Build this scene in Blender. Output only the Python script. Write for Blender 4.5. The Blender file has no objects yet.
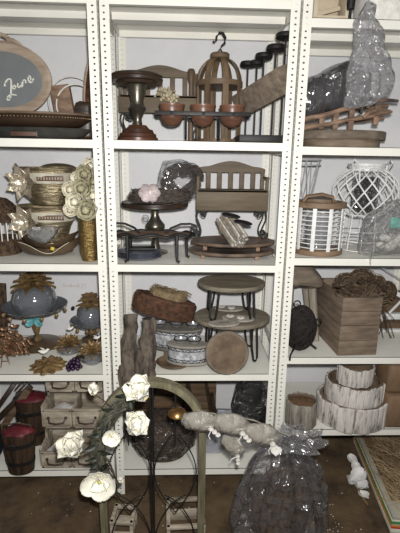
import bpy, bmesh, math, random
from mathutils import Vector, Matrix, Euler, noise
S = bpy.context.scene
COL = S.collection
PI = math.pi
# ------------------------------------------------------------------ camera
CP = Vector((0.3858, -2.0873, 1.9066)); YAW, PIT, ROLL, F = 0.0378, 0.2452, 0.0163, 420.3
_fw = Vector((math.sin(YAW)*math.cos(PIT), math.cos(YAW)*math.cos(PIT), -math.sin(PIT)))
_r = Vector((math.cos(YAW), -math.sin(YAW), 0)); _u = _r.cross(_fw)
_r2 = math.cos(ROLL)*_r + math.sin(ROLL)*_u; _u2 = -math.sin(ROLL)*_r + math.cos(ROLL)*_u
cam = bpy.data.cameras.new('camera'); cam.sensor_fit = 'HORIZONTAL'; cam.sensor_width = 36; cam.lens = 36*F/400
cam.clip_start = 0.05
co = bpy.data.objects.new('camera', cam); COL.objects.link(co); S.camera = co
m = Matrix((_r2, _u2, -_fw)).transposed().to_4x4(); m.translation = CP; co.matrix_world = m
# ------------------------------------------------------------------ world, lights, exposure
wd = bpy.data.worlds.new('world'); S.world = wd; wd.use_nodes = True
wd.node_tree.nodes['Background'].inputs[0].default_value = (0.95, 0.97, 1.0, 1)
wd.node_tree.nodes['Background'].inputs[1].default_value = 0.15
def area(name, loc, target, size, power, color=(1, 1, 1)):
    l = bpy.data.lights.new(name, 'AREA'); l.shape = 'RECTANGLE'; l.size = size[0]; l.size_y = size[1]; l.energy = power; l.color = color
    o = bpy.data.objects.new(name, l); COL.objects.link(o); o.location = loc
    o.rotation_euler = (Vector(target)-Vector(loc)).to_track_quat('-Z', 'Y').to_euler(); return o
area('ceiling_lamp', (0.5, -1.7, 3.35), (0.45, 0.2, 1.3), (1.6, 0.5), 9, (1.0, 0.97, 0.90))
area('phone_flash', (0.42, -2.05, 1.99), (0.45, 0.3, 1.35), (0.05, 0.05), 60, (1.0, 0.98, 0.95))
S.view_settings.view_transform = 'Standard'; S.view_settings.look = 'None'; S.view_settings.gamma = 1
S.view_settings.exposure = 0.0; S.view_settings.use_curve_mapping = False
# ------------------------------------------------------------------ where a sight line meets an upright or a level plane
def ray(px, py): return (_fw + _r2*((px-200)/F) - _u2*((py-266.5)/F))
def at(px, py, Y): d = ray(px, py); return CP + d*((Y-CP.y)/d.y)
def on(px, py, Z): d = ray(px, py); return CP + d*((Z-CP.z)/d.z)
def span(x0, x1, ytop, Y, Z):
    """centre x, width, height above Z of something whose outline shows x0..x1 wide and ytop high at depth Y"""
    a = at(x0, ytop, Y); b = at(x1, ytop, Y); return (a.x+b.x)/2, b.x-a.x, (a.z+b.z)/2-Z
def px(n, py, Y): return (at(201, py, Y)-at(200, py, Y)).length*n
# ------------------------------------------------------------------ materials
MATS = {}
def srgb(c): return tuple(((v/255)/12.92 if v/255 <= .04045 else ((v/255+.055)/1.055)**2.4) for v in c)+(1,)
KEEP = {'petal', 'white_gloss', 'white_wire', 'tissue', 'parcel_silver', 'grey_wire', 'rose_cream', 'bark_white', 'band', 'teal', 'red_cloth', 'aqua_card', 'card_green', 'card_red', 'card_orange', 'blue', 'navy', 'grape', 'yellow', 'stamen', 'paint', 'wall', 'floor', 'vase_gold'}
def mute(c, k): g = .3*c[0]+.55*c[1]+.15*c[2]; return tuple((v+(g-v)*k)*h for v, h in zip(c, (1, 1, .965)))
def mat(name, c1, c2=None, rough=.6, metal=0, scale=(8, 8, 8), bump=.15, bscale=None, kind='noise', detail=5, lo=.35, hi=.65, c3=None, spec=.4):
    M_ = bpy.data.materials.new(name); M_.use_nodes = True; nt = M_.node_tree; b = nt.nodes['Principled BSDF']
    b.inputs['Roughness'].default_value = rough; b.inputs['Metallic'].default_value = metal
    b.inputs['Specular IOR Level'].default_value = spec
    N = nt.nodes.new; L = nt.links.new
    tc = N('ShaderNodeTexCoord'); mp = N('ShaderNodeMapping'); L(tc.outputs['Object'], mp.inputs[0]); mp.inputs['Scale'].default_value = scale
    if kind == 'voronoi':
        t = N('ShaderNodeTexVoronoi'); t.inputs['Scale'].default_value = 1; out = t.outputs['Distance']
    elif kind == 'wave':
        t = N('ShaderNodeTexWave'); t.inputs['Scale'].default_value = 1; t.inputs['Distortion'].default_value = 3; t.inputs['Detail'].default_value = 3; out = t.outputs['Color']
    else:
        t = N('ShaderNodeTexNoise'); t.inputs['Scale'].default_value = 1; t.inputs['Detail'].default_value = detail; t.inputs['Roughness'].default_value = .65; out = t.outputs['Fac']
    L(mp.outputs[0], t.inputs['Vector'])
    if c2 is None: c2 = tuple(v*.86 for v in c1)
    if name not in KEEP: c1, c2 = mute(c1, .22), mute(c2, .22); c3 = mute(c3, .22) if c3 else None
    r = N('ShaderNodeValToRGB'); r.color_ramp.elements[0].position = lo; r.color_ramp.elements[1].position = hi
    r.color_ramp.elements[0].color = srgb(c2); r.color_ramp.elements[1].color = srgb(c1)
    if c3: e = r.color_ramp.elements.new((lo+hi)/2); e.color = srgb(c3)
    L(out, r.inputs[0]); L(r.outputs[0], b.inputs['Base Color'])
    if bump:
        bp = N('ShaderNodeBump'); bp.inputs['Strength'].default_value = bump; bp.inputs['Distance'].default_value = .01
        if bscale:
            t2 = N('ShaderNodeTexNoise'); t2.inputs['Scale'].default_value = bscale; t2.inputs['Detail'].default_value = 4; L(tc.outputs['Object'], t2.inputs['Vector']); L(t2.outputs['Fac'], bp.inputs['Height'])
        else: L(out, bp.inputs['Height'])
        L(bp.outputs[0], b.inputs['Normal'])
    MATS[name] = M_; return M_
def plastic(name, tint=(225, 228, 232), alpha=.3, rough=.12, bscale=35, bump=.9, gloss=.55):
    """clear film: mostly see-through, a milky part and a crumpled glossy part"""
    M_ = bpy.data.materials.new(name); M_.use_nodes = True; nt = M_.node_tree; nt.nodes.clear(); N = nt.nodes.new; L = nt.links.new
    o = N('ShaderNodeOutputMaterial'); tr = N('ShaderNodeBsdfTransparent'); di = N('ShaderNodeBsdfDiffuse'); gl = N('ShaderNodeBsdfGlossy')
    tr.inputs[0].default_value = (.96, .96, .97, 1)
    di.inputs[0].default_value = srgb(tint); gl.inputs[0].default_value = (1, 1, 1, 1); gl.inputs['Roughness'].default_value = rough
    tc = N('ShaderNodeTexCoord'); t = N('ShaderNodeTexNoise'); t.inputs['Scale'].default_value = bscale*.5; t.inputs['Detail'].default_value = 3; t.inputs['Distortion'].default_value = 1.5
    L(tc.outputs['Object'], t.inputs['Vector']); bp = N('ShaderNodeBump'); bp.inputs['Strength'].default_value = bump; bp.inputs['Distance'].default_value = .03
    vo = N('ShaderNodeTexVoronoi'); vo.inputs['Scale'].default_value = bscale; mx = N('ShaderNodeVectorMath'); mx.operation = 'MULTIPLY_ADD'; mx.inputs[1].default_value = (.05, .05, .05); L(t.outputs['Color'], mx.inputs[0]); L(tc.outputs['Object'], mx.inputs[2]); L(mx.outputs[0], vo.inputs['Vector'])
    ad = N('ShaderNodeMath'); ad.operation = 'ADD'; L(t.outputs['Fac'], ad.inputs[0]); L(vo.outputs['Distance'], ad.inputs[1]); L(ad.outputs[0], bp.inputs['Height']); L(bp.outputs[0], gl.inputs['Normal']); L(bp.outputs[0], di.inputs['Normal'])
    m1 = N('ShaderNodeMixShader'); m1.inputs[0].default_value = alpha; L(tr.outputs[0], m1.inputs[1]); L(di.outputs[0], m1.inputs[2])
    fr = N('ShaderNodeFresnel'); fr.inputs[0].default_value = 1.3; L(bp.outputs[0], fr.inputs['Normal'])
    mu = N('ShaderNodeMath'); mu.operation = 'MULTIPLY_ADD'; mu.inputs[1].default_value = gloss*1.6; mu.inputs[2].default_value = gloss*.13; mu.use_clamp = True; L(fr.outputs[0], mu.inputs[0])
    m2 = N('ShaderNodeMixShader'); L(mu.outputs[0], m2.inputs[0]); L(m1.outputs[0], m2.inputs[1]); L(gl.outputs[0], m2.inputs[2]); L(m2.outputs[0], o.inputs[0])
    MATS[name] = M_; return M_
W1, W2 = (1.2, 14, 14), (14, 1.2, 14)     # wood grain along x / along y
mat('paint', (228, 226, 217), (221, 219, 210), .42, 0, (3, 3, 3), .02)
mat('wall', (216, 216, 217), (205, 205, 207), .85, 0, (2.2, 2.2, 2.2), .5, 9)
mat('floor', (96, 80, 56), (54, 43, 30), .9, 0, (5, 5, 5), .4, 30, c3=(84, 67, 48))
mat('ceiling', (220, 220, 216), None, .9)
mat('washed_wood', (178, 156, 140), (142, 120, 104), .6, 0, (3, 22, 22), .2)
mat('chalkboard', (116, 121, 128), (104, 109, 116), .35, 0, (4, 4, 4), .03)
mat('chalk', (238, 238, 236), None, .8, bump=0)
mat('dark_wood', (64, 46, 34), (38, 27, 20), .38, 0, (3, 26, 26), .25)
mat('brown_wood', (116, 90, 66), (80, 60, 43), .55, 0, (3, 24, 24), .25)
mat('brown_wood_upright', (120, 94, 68), (80, 60, 42), .55, 0, (26, 26, 3), .25)
mat('bench_wood', (104, 88, 68), (84, 69, 52), .62, 0, (4, 26, 26), .2)
mat('grey_wood', (130, 114, 100), (92, 78, 68), .75, 0, (4, 30, 30), .35)
mat('grey_wood_upright', (112, 98, 88), (66, 56, 50), .8, 0, (26, 26, 3), .6)
mat('straw_dark', (134, 112, 80), (88, 70, 48), .85, 0, (40, 40, 40), .4)
mat('round_top', (136, 124, 108), (104, 94, 82), .7, 0, (5, 24, 24), .3)
mat('slice_wood', (122, 98, 74), (76, 57, 42), .6, 0, (9, 9, 9), .2, kind='noise')
mat('rust_wood', (150, 116, 94), (88, 66, 54), .7, 0, (9, 20, 20), .3)
mat('rose_tray', (116, 92, 78), (70, 54, 44), .5, 0, (12, 12, 12), .3)
mat('red_wood', (96, 54, 36), (58, 32, 22), .35, 0, (4, 4, 30), .2)
mat('copper_wood', (124, 80, 60), (80, 48, 36), .35, 0, (6, 6, 24), .15)
mat('pewter', (128, 122, 112), (86, 80, 72), .32, .85, (10, 10, 10), .15)
mat('dark_metal', (46, 44, 44), (30, 28, 28), .5, .4, (12, 12, 12), .1)
mat('black', (26, 25, 26), (16, 16, 17), .55, 0, (12, 12, 12), .1)
mat('steel_grey', (96, 96, 94), (60, 60, 60), .3, .6, (6, 6, 6), .15)
mat('gold', (212, 194, 160), (128, 110, 82), .28, .9, (20, 20, 90), .9, lo=.3, hi=.7)
mat('silver_leaf', (222, 212, 198), (160, 142, 122), .3, .6, (9, 9, 9), .3)
mat('bright_band', (214, 208, 196), (180, 172, 158), .35, .1, (9, 9, 9), .1)
mat('bronze', (118, 94, 70), (76, 58, 42), .32, .4, (8, 8, 8), .15)
mat('vase_gold', (158, 134, 86), (98, 78, 44), .33, .85, (20, 20, 110), .8, lo=.3, hi=.7)
mat('gold_leaf', (170, 134, 84), (98, 72, 42), .42, .35, (22, 22, 22), .4)
mat('rose_gold', (178, 132, 100), (100, 68, 46), .35, .6, (24, 24, 24), .3)
mat('wicker', (92, 66, 44), (42, 28, 18), .8, 0, (70, 70, 26), .9, lo=.4, hi=.6)
mat('twig_red', (98, 60, 38), (52, 30, 20), .85, 0, (40, 40, 40), .4)
mat('twig_grey', (94, 82, 76), (50, 42, 40), .85, 0, (40, 40, 40), .4)
mat('twig_brown', (88, 66, 48), (40, 28, 20), .85, 0, (40, 40, 40), .4)
mat('twig_black', (38, 28, 26), (18, 13, 12), .8, 0, (40, 40, 40), .4)
mat('straw', (176, 148, 106), (116, 92, 60), .85, 0, (40, 40, 40), .4)
mat('bark_white', (200, 195, 189), (104, 96, 90), .9, 0, (46, 46, 9), 1.0, lo=.34, hi=.56, c3=(184, 178, 171))
mat('bark_grey', (150, 142, 134), (88, 80, 74), .9, 0, (30, 30, 6), 1.0, lo=.36, hi=.6)
mat('coir', (122, 88, 58), (84, 58, 36), .95, 0, (60, 60, 60), .6)
mat('crate', (136, 115, 98), (94, 76, 64), .75, 0, (5, 5, 30), .35)
mat('crate_inside', (128, 104, 84), (92, 72, 56), .8, 0, (5, 5, 30), .3)
mat('cardboard', (134, 102, 74), (104, 78, 56), .7, 0, (6, 6, 3), .25)
mat('rose_cream', (236, 232, 216), (206, 198, 172), .75, 0, (30, 30, 30), .2)
mat('rose_green', (198, 190, 160), (150, 142, 108), .75, 0, (30, 30, 30), .2)
mat('petal', (246, 244, 232), (226, 222, 204), .55, 0, (14, 14, 14), .15)
mat('stamen', (206, 196, 110), (160, 150, 70), .6)
mat('leaf', (44, 50, 38), (26, 32, 24), .5, 0, (20, 20, 20), .2)
mat('garland', (94, 92, 78), (50, 50, 40), .6, 0, (30, 30, 8), .6)
mat('teal', (112, 182, 184), (66, 120, 128), .45, 0, (40, 40, 40), .2)
mat('grape', (58, 34, 62), (34, 18, 38), .22, 0, (20, 20, 20), .05)
mat('white_gloss', (236, 234, 228), (206, 202, 194), .35, 0, (20, 20, 20), .1)
mat('lilac', (212, 198, 206), (164, 146, 156), .35, 0, (20, 20, 20), .3)
mat('gnarled', (104, 90, 80), (44, 36, 32), .85, 0, (34, 34, 5), 1.2, lo=.38, hi=.62)
mat('dried', (188, 176, 150), (140, 126, 98), .9)
mat('stick_grey', (158, 148, 138), (112, 102, 94), .85, 0, (20, 20, 20), .3)
mat('felt_grey', (160, 152, 144), (134, 126, 120), .85, 0, (30, 30, 30), .3)
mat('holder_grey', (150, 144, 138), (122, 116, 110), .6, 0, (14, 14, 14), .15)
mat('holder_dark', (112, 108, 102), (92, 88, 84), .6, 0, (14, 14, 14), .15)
mat('band', (196, 196, 198), (120, 122, 128), .5, 0, (38, 38, 38), .2)
mat('white_wire', (226, 226, 224), (200, 200, 198), .5, 0, (20, 20, 20), .05)
mat('grey_wire', (176, 178, 182), (140, 142, 146), .5, 0, (20, 20, 20), .05)
mat('barrel_wood', (76, 52, 34), (24, 16, 11), .6, 0, (34, 34, 3), .5)
mat('red_cloth', (112, 38, 46), (66, 18, 26), .55, 0, (10, 10, 10), .5)
mat('navy', (34, 40, 66), (20, 24, 44), .8, 0, (10, 10, 10), .4)
mat('drawer_wood', (186, 174, 158), (122, 106, 92), .7, 0, (5, 26, 26), .3)
mat('knob_wood', (72, 48, 36), (50, 32, 24), .4)
mat('tissue', (224, 222, 220), (190, 186, 184), .8, 0, (16, 16, 16), .6)
mat('moss_wood', (120, 114, 88), (78, 72, 54), .6, 0, (30, 30, 4), .4)
mat('brass', (168, 122, 66), (108, 72, 36), .3, .8)
mat('organza', (150, 144, 134), (116, 110, 102), .5, 0, (14, 14, 14), .4)
mat('parcel_silver', (170, 172, 178), (128, 130, 138), .3, .2, (6, 6, 6), .2)
mat('blue', (52, 86, 150), None, .5)
mat('cream_panel', (196, 180, 158), (170, 152, 130), .6, 0, (5, 5, 5), .1)
mat('aqua_card', (104, 206, 186), (84, 180, 162), .5, bump=0)
mat('slate_plate', (92, 96, 116), (60, 64, 82), .25, 0, (10, 10, 10), .1)
mat('card_green', (66, 130, 62), None, .6); mat('card_red', (170, 52, 32), None, .6); mat('card_orange', (196, 118, 52), None, .6); mat('card_grey', (168, 162, 150), None, .6); mat('card_white', (212, 208, 196), None, .6)
mat('black_weave', (44, 40, 40), (16, 15, 16), .5, 0, (90, 90, 30), .9, lo=.4, hi=.6)
mat('brown_wood_light', (140, 112, 88), (104, 80, 62), .6, 0, (3, 24, 24), .25)
mat('grey_wood_light', (150, 140, 128), (116, 106, 96), .75, 0, (26, 26, 3), .3)
plastic('film_bright', (176, 176, 178), .26, .13, 22, 1.0, .42); plastic('film_cloudy', (180, 180, 176), .22, .14, 34, .9, .4)
mat('straw_pale', (188, 164, 124), (132, 108, 76), .85)
mat('yellow', (206, 182, 70), None, .6)
mat('label_red', (186, 122, 104), None, .7, bump=0); mat('plaque', (104, 74, 60), (76, 54, 44), .4); mat('plaque_mark', (170, 156, 138), (140, 126, 110), .5)
plastic('film', (205, 205, 210), .05, .13, 15, 1.0, .34); plastic('film_milky', (168, 162, 152), .5, .3, 20, .7, .2); plastic('film_grey', (160, 160, 162), .05, .12, 18, .9, .24)
plastic('smoke_glass', (116, 120, 126), .62, .08, 6, .15, .9); plastic('clear_glass', (200, 204, 206), .10, .05, 6, .1, .5)
plastic('dark_film', (60, 60, 62), .5, .1, 34, gloss=.9)
# ------------------------------------------------------------------ mesh builder
def frame(t, ref=None):
    t = t.normalized(); ref = Vector(ref) if ref else (Vector((0, 0, 1)) if abs(t.z) < .9 else Vector((1, 0, 0)))
    a = t.cross(ref).normalized(); return a, a.cross(t).normalized()
def rot(rx=0, ry=0, rz=0, loc=(0, 0, 0)):
    M_ = Euler((math.radians(rx), math.radians(ry), math.radians(rz))).to_matrix().to_4x4(); M_.translation = Vector(loc); return M_
class MB:
    def __init__(s, T=None): s.v = []; s.f = []; s.T = T
    def add(s, vs, fs, T=None):
        n = len(s.v)
        for p in vs:
            p = Vector(p)
            if T: p = T @ p
            if s.T: p = s.T @ p
            s.v.append(p)
        s.f += [tuple(i+n for i in f) for f in fs]; return s
    def box(s, c, d, T=None, taper=1):
        x, y, z = d[0]/2, d[1]/2, d[2]/2; vs = []
        for k, t in ((-1, 1), (1, taper)):
            for i, j in ((-1, -1), (1, -1), (1, 1), (-1, 1)): vs.append((c[0]+i*x*t, c[1]+j*y*t, c[2]+k*z))
        return s.add(vs, [(3, 2, 1, 0), (4, 5, 6, 7), (0, 1, 5, 4), (1, 2, 6, 5), (2, 3, 7, 6), (3, 0, 4, 7)], T)
    def bbox(s, c, d, b=.003, T=None):
        """bevelled box"""
        bm = bmesh.new(); bmesh.ops.create_cube(bm, size=1)
        for v in bm.verts: v.co = Vector((v.co.x*d[0]+c[0], v.co.y*d[1]+c[1], v.co.z*d[2]+c[2]))
        bmesh.ops.bevel(bm, geom=bm.edges[:], offset=min(b, min(d)*.45), segments=2, affect='EDGES', profile=.5)
        bm.verts.index_update(); s.add([v.co.copy() for v in bm.verts], [[v.index for v in f.verts] for f in bm.faces], T); bm.free(); return s
    def tube(s, pts, r, n=6, closed=False, T=None, flat=1.0, ref=None):
        pts = [Vector(p) for p in pts]; N = len(pts); vs = []; fs = []
        for i, p in enumerate(pts):
            if closed: t = pts[(i+1) % N]-pts[i-1]
            else: t = pts[min(i+1, N-1)]-pts[max(i-1, 0)]
            if t.length < 1e-9: t = Vector((0, 0, 1))
            a, b = frame(t, ref); rr = r[i] if isinstance(r, (list, tuple)) else r
            for k in range(n):
                an = 2*PI*(k+.5)/n; vs.append(p + a*math.cos(an)*rr + b*math.sin(an)*rr*flat)
        for i in range(N if closed else N-1):
            j = (i+1) % N
            for k in range(n): fs.append((i*n+k, i*n+(k+1) % n, j*n+(k+1) % n, j*n+k))
        if not closed: fs.append(tuple(range(n))[::-1]); fs.append(tuple((N-1)*n+k for k in range(n)))
        return s.add(vs, fs, T)
    def lathe(s, prof, n=32, sx=1, sy=1, c=(0, 0, 0), T=None, wob=0, seed=0, wa=2, wz=12):
        vs = []; fs = []; m_ = len(prof)
        for i, (r, z) in enumerate(prof):
            for k in range(n):
                a = 2*PI*k/n; q = 1+(wob*noise.noise(Vector((math.cos(a)*wa+seed, math.sin(a)*wa, z*wz))) if wob else 0)
                vs.append((c[0]+r*q*sx*math.cos(a), c[1]+r*q*sy*math.sin(a), c[2]+z))
        for i in range(m_-1):
            for k in range(n): fs.append((i*n+k, i*n+(k+1) % n, (i+1)*n+(k+1) % n, (i+1)*n+k))
        if prof[0][0] > 1e-6: fs.append(tuple(range(n))[::-1])
        if prof[-1][0] > 1e-6: fs.append(tuple((m_-1)*n+k for k in range(n)))
        return s.add(vs, fs, T)
    def shell(s, prof, th, **k):
        """a vessel: outer profile bottom to top, then back down inside"""
        inner = [(max(r-th, .0005), max(z, prof[0][1]+th)) for r, z in prof[::-1]]
        return s.lathe([(0.0001, prof[0][1])]+list(prof)+inner+[(.0001, prof[0][1]+th)], **k)
    def ball(s, c, r, n=12, T=None):
        r = r if isinstance(r, (tuple, list)) else (r, r, r); h = max(4, n//2)
        prof = [(max(math.sin(PI*i/h), 1e-4), -math.cos(PI*i/h)) for i in range(h+1)]
        vs = []; fs = []
        for i, (q, z) in enumerate(prof):
            for k in range(n): a = 2*PI*k/n; vs.append((c[0]+q*r[0]*math.cos(a), c[1]+q*r[1]*math.sin(a), c[2]+z*r[2]))
        for i in range(h):
            for k in range(n): fs.append((i*n+k, i*n+(k+1) % n, (i+1)*n+(k+1) % n, (i+1)*n+k))
        return s.add(vs, fs, T)
    def prism(s, poly, y0, y1, T=None):
        """outline in x,z extruded along y"""
        n = len(poly); vs = [(x, y0, z) for x, z in poly]+[(x, y1, z) for x, z in poly]
        return s.add(vs, [tuple(range(n)), tuple(range(2*n-1, n-1, -1))]+[(i, i+n, (i+1) % n+n, (i+1) % n) for i in range(n)], T)
    def sheet(s, fn, nu, nv, th=.0015, T=None):
        g = [[Vector(fn(i/nu, j/nv)) for j in range(nv+1)] for i in range(nu+1)]; vs = []; fs = []
        for sgn in (1, -1):
            for i in range(nu+1):
                for j in range(nv+1):
                    du = g[min(i+1, nu)][j]-g[max(i-1, 0)][j]; dv = g[i][min(j+1, nv)]-g[i][max(j-1, 0)]; nn = du.cross(dv)
                    nn = nn.normalized() if nn.length > 1e-12 else Vector((0, 0, 1)); vs.append(g[i][j]+nn*sgn*th/2)
        o = (nu+1)*(nv+1); w = nv+1
        for i in range(nu):
            for j in range(nv):
                q = (i*w+j, i*w+j+1, (i+1)*w+j+1, (i+1)*w+j); fs.append(q[::-1]); fs.append(tuple(a+o for a in q))
        for i in range(nu): fs.append((i*w, (i+1)*w, (i+1)*w+o, i*w+o)); fs.append((i*w+nv, i*w+nv+o, (i+1)*w+nv+o, (i+1)*w+nv))
        for j in range(nv): fs.append((j, j+o, j+1+o, j+1)); a = nu*w; fs.append((a+j, a+j+1, a+j+1+o, a+j+o))
        return s.add(vs, fs, T)
    def petal(s, base, dirv, up, L, Wd, curl=.3, cup=.25, tip=1.0, th=.0012, T=None, nu=6, nv=4):
        d = Vector(dirv).normalized(); u = Vector(up); u = (u-d*u.dot(d)).normalized(); w = d.cross(u); base = Vector(base)
        def fn(a, b):
            t = b*2-1
            if tip == 1: a = (1-math.cos(PI*a))/2
            wd = Wd*.5*(math.sin(PI*min(1, a**.75*.93+.07))**.75 if tip else math.sin(PI*(a*.9+.1)))
            if tip == 1: wd = Wd*.5*(math.sqrt(max(.002, 1-((a-.56)/.442)**2)) if a > .56 else .25+.75*math.sin(PI/2*a/.56))
            if tip > 1: wd = Wd*.5*math.sin(PI*(a*.97+.03)**.8)*(1-a*.3)
            return base+d*(L*a)+u*(curl*L*a*a)+u*(cup*Wd*t*t)+w*(t*wd)
        return s.sheet(fn, nu, nv, th, T)
    def build(s, name, m_, parent=None, loc=None, rz=0, smooth=40, wob=0, wsc=10, **tags):
        me = bpy.data.meshes.new(name); me.from_pydata([tuple(v) for v in s.v], [], s.f)
        if wob:
            for v in me.vertices: v.co = v.co+noise.noise_vector(v.co*wsc)*wob
        me.validate(); me.materials.append(MATS[m_] if isinstance(m_, str) else m_)
        if smooth:
            me.shade_smooth()
            try: me.set_sharp_from_angle(angle=math.radians(smooth))
            except Exception: pass
        o = bpy.data.objects.new(name, me); COL.objects.link(o)
        if parent: o.parent = parent
        if loc is not None: o.location = loc; o.rotation_euler = (0, 0, rz)
        for k, v in tags.items(): o[k] = v
        return o
def thing(name, label, cat, loc, rz=0, group=None, rx=0, ry=0):
    o = bpy.data.objects.new(name, None); o.empty_display_size = .03; COL.objects.link(o); o.location = loc; o.rotation_euler = (rx, ry, rz)
    o['label'] = label; o['category'] = cat
    if group: o['group'] = group
    return o
def one(mb, name, m_, label, cat, loc, rz=0, group=None, **k):
    o = mb.build(name, m_, None, loc, rz, **k); o['label'] = label; o['category'] = cat
    if group: o['group'] = group
    return o
def copy_tree(o, parent=None):
    c = o.copy(); COL.objects.link(c)
    if parent: c.parent = parent
    for ch in [q for q in bpy.data.objects if q.parent == o and q != c]: copy_tree(ch, c)
    return c
R = random.Random(11)
def circ(r, n=32, z=0, sx=1, sy=1, a0=0, a1=2*PI, c=(0, 0)):
    full = abs(a1-a0-2*PI) < 1e-6; m_ = n if full else n+1
    return [(c[0]+r*sx*math.cos(a0+(a1-a0)*i/n), c[1]+r*sy*math.sin(a0+(a1-a0)*i/n), z) for i in range(m_)]
def arcxz(r, a0, a1, n=16, c=(0, 0), y=0, sx=1, sz=1):
    return [(c[0]+r*sx*math.cos(a0+(a1-a0)*i/n), y, c[1]+r*sz*math.sin(a0+(a1-a0)*i/n)) for i in range(n+1)]
def rb(prof_r, z0, z1, b=.002):
    """disc profile with eased edges"""
    return [(.0001, z0), (prof_r-b, z0), (prof_r, z0+b), (prof_r, z1-b), (prof_r-b, z1), (.0001, z1)]
# ------------------------------------------------------------------ room
def struct(name, mb, m_): return mb.build(name, m_, smooth=0, kind='structure')
YW = .565
struct('floor', MB().box((.45, -1.2, -.03), (6, 3.7, .06)), 'floor')
struct('wall_back', MB().box((.45, YW+.03, 1.6), (6, .06, 3.3)), 'wall')
# ------------------------------------------------------------------ shelving
D = .535; LIP = .040; PW = .043; PT = .0022; PITCH = .0263; TOP = 2.72
def post_mesh(sx, sy):
    """angle post with round holes: one face to the front, one to the side; sx, sy = way the two faces run from the outer corner"""
    mb = MB(); n = int(TOP/PITCH); k8 = [(math.cos(PI/4*i), math.sin(PI/4*i)) for i in range(8)]
    for face in (0, 1):
        for i in range(n):
            z0 = i*PITCH; z1 = z0+PITCH; zc = (z0+z1)/2; hw, hh = (.0062, .0042) if i % 2 else (.0048, .0042); cx = .019
            inner = [(cx+hw*c, zc+hh*s_) for c, s_ in k8]
            outer = [(PW, zc), (PW, z1), (cx, z1), (0, z1), (0, zc), (0, z0), (cx, z0), (PW, z0)]
            pts = inner+outer; nn = 16
            def P3(u, w, z): return (sx*u, sy*w, z) if face == 0 else (sx*w, sy*u, z)
            vs = [P3(u, 0, z) for u, z in pts]+[P3(u, PT, z) for u, z in pts]
            fs = []
            for j in range(8):
                k = (j+1) % 8; fs += [(j, k, 8+k, 8+j), (16+j, 24+j, 24+k, 16+k), (j, 16+j, 16+k, k)]
            fs += [(8, 24, 25, 9), (8, 15, 31, 24)]
            mb.add(vs, fs)
    return mb
def shelf_mesh(w, d):
    mb = MB(); t = .0025; g = .003; x0, x1 = g, w-g
    mb.box((w/2, d/2, -t/2), (x1-x0, d-.002, t))
    for y in (0.001, d-.001-t): mb.box((w/2, y+t/2, -LIP/2), (x1-x0, t, LIP)); 
    for y, s_ in ((.012, 1), (d-.012, -1)): mb.box((w/2, y, -LIP+t/2), (x1-x0-.02, .02, t))
    for x in (x0+t, x1-t): mb.box((x, d/2, -LIP/2), (t, d-.02, LIP))
    mb.box((w/2, d/2, -.018), (x1-x0-.02, .07, .034))                # stiffening channel under the middle
    return mb
for label, ux, zs in (('white perforated steel shelving unit on the left, its posts cut by the left frame', -.904, (2.6136, 2.0, 1.392, .775, .166)),
                      ('white perforated steel shelving unit in the middle, holding the hairpin stools', .002, (2.6136, 2.0, 1.393, .774, .166)),
                      ('white perforated steel shelving unit on the right, its shelves at other heights', .908, (2.5438, 1.986, 1.433, .8745, .422))):
    w = .894; t = thing('shelving_unit', label, 'shelving', (ux, 0, 0), group='white steel shelving units')
    for (sx, sy, x, y) in ((1, 1, 0, 0), (-1, 1, w, 0), (1, -1, 0, D), (-1, -1, w, D)):
        o = post_mesh(sx, sy).build('post', 'paint', t, (x, y, 0), smooth=0)
    for z in zs:
        o = shelf_mesh(w-2*PT-.002, D-2*PT-.002).build('shelf', 'paint', t, (PT+.001, PT+.001, z), smooth=0)
S1, S2, S3, S4, S5 = 2.6136+.001, 2.001, 1.394, .776, .167
R1, R2, R3, R4, R5 = 2.545, 1.987, 1.434, .8755, .423
# ================================================================== LEFT BAY
# --- top shelf
def oval_frame(name, a, b, w, th, m_, parent):
    mb = MB(); n = 64; prof = [(0, 0), (0, -th*.6), (w*.25, -th), (w*.6, -th*.8), (w, -th*.3), (w, 0)]
    vs = []; fs = []; k = len(prof)
    for i in range(n):
        an = 2*PI*i/n
        for (u, y) in prof: vs.append(((a-u)*math.cos(an), y, (b-u)*math.sin(an)))
    for i in range(n):
        for j in range(k): q = (j+1) % k; i2 = (i+1) % n; fs.append((i*k+j, i*k+q, i2*k+q, i2*k+j))
    mb.add(vs, fs); return mb.build(name, m_, parent)
Y0 = .30; c = at(3, 80, Y0); a_ = px(48, 80, Y0); b_ = at(3, 41, Y0).z-c.z
t = thing('oval_sign', 'large oval chalkboard sign in a carved washed wood frame with white script lettering', 'sign', (c.x, Y0, S2), rx=0)
zc = c.z-S2
f = oval_frame('frame', a_, b_, .052, .022, 'washed_wood', t); f.location = (0, 0, zc)
mb = MB(); n = 48; mb.prism([((a_-.04)*math.cos(2*PI*i/n), (b_-.04)*math.sin(2*PI*i/n)) for i in range(n)], -.008, 0); mb.build('board', 'chalkboard', t).location = (0, 0, zc)
mb = MB()
for i in range(11):
    an = PI*i/10; mb.ball((.055*math.cos(an), -.022, b_-.002+.028*math.sin(an)), (.013, .007, .011), 8)
for sx in (-1, 1):
    mb.tube([(sx*.05, -.024, b_+.002), (sx*.08, -.026, b_-.002), (sx*.11, -.024, b_-.018), (sx*.125, -.024, b_-.03)], [.011, .009, .007, .003], 8)
mb.ball((0, -.024, b_+.014), (.018, .01, .02), 10); mb.build('carved_crest', 'washed_wood', t).location = (0, 0, zc)
mb = MB(); mb.bbox((0, .0, .045), (a_*1.86, .03, max(.02, zc-b_*.86)), .004); mb.build('foot_board', 'washed_wood', t)
mb = MB()
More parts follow.
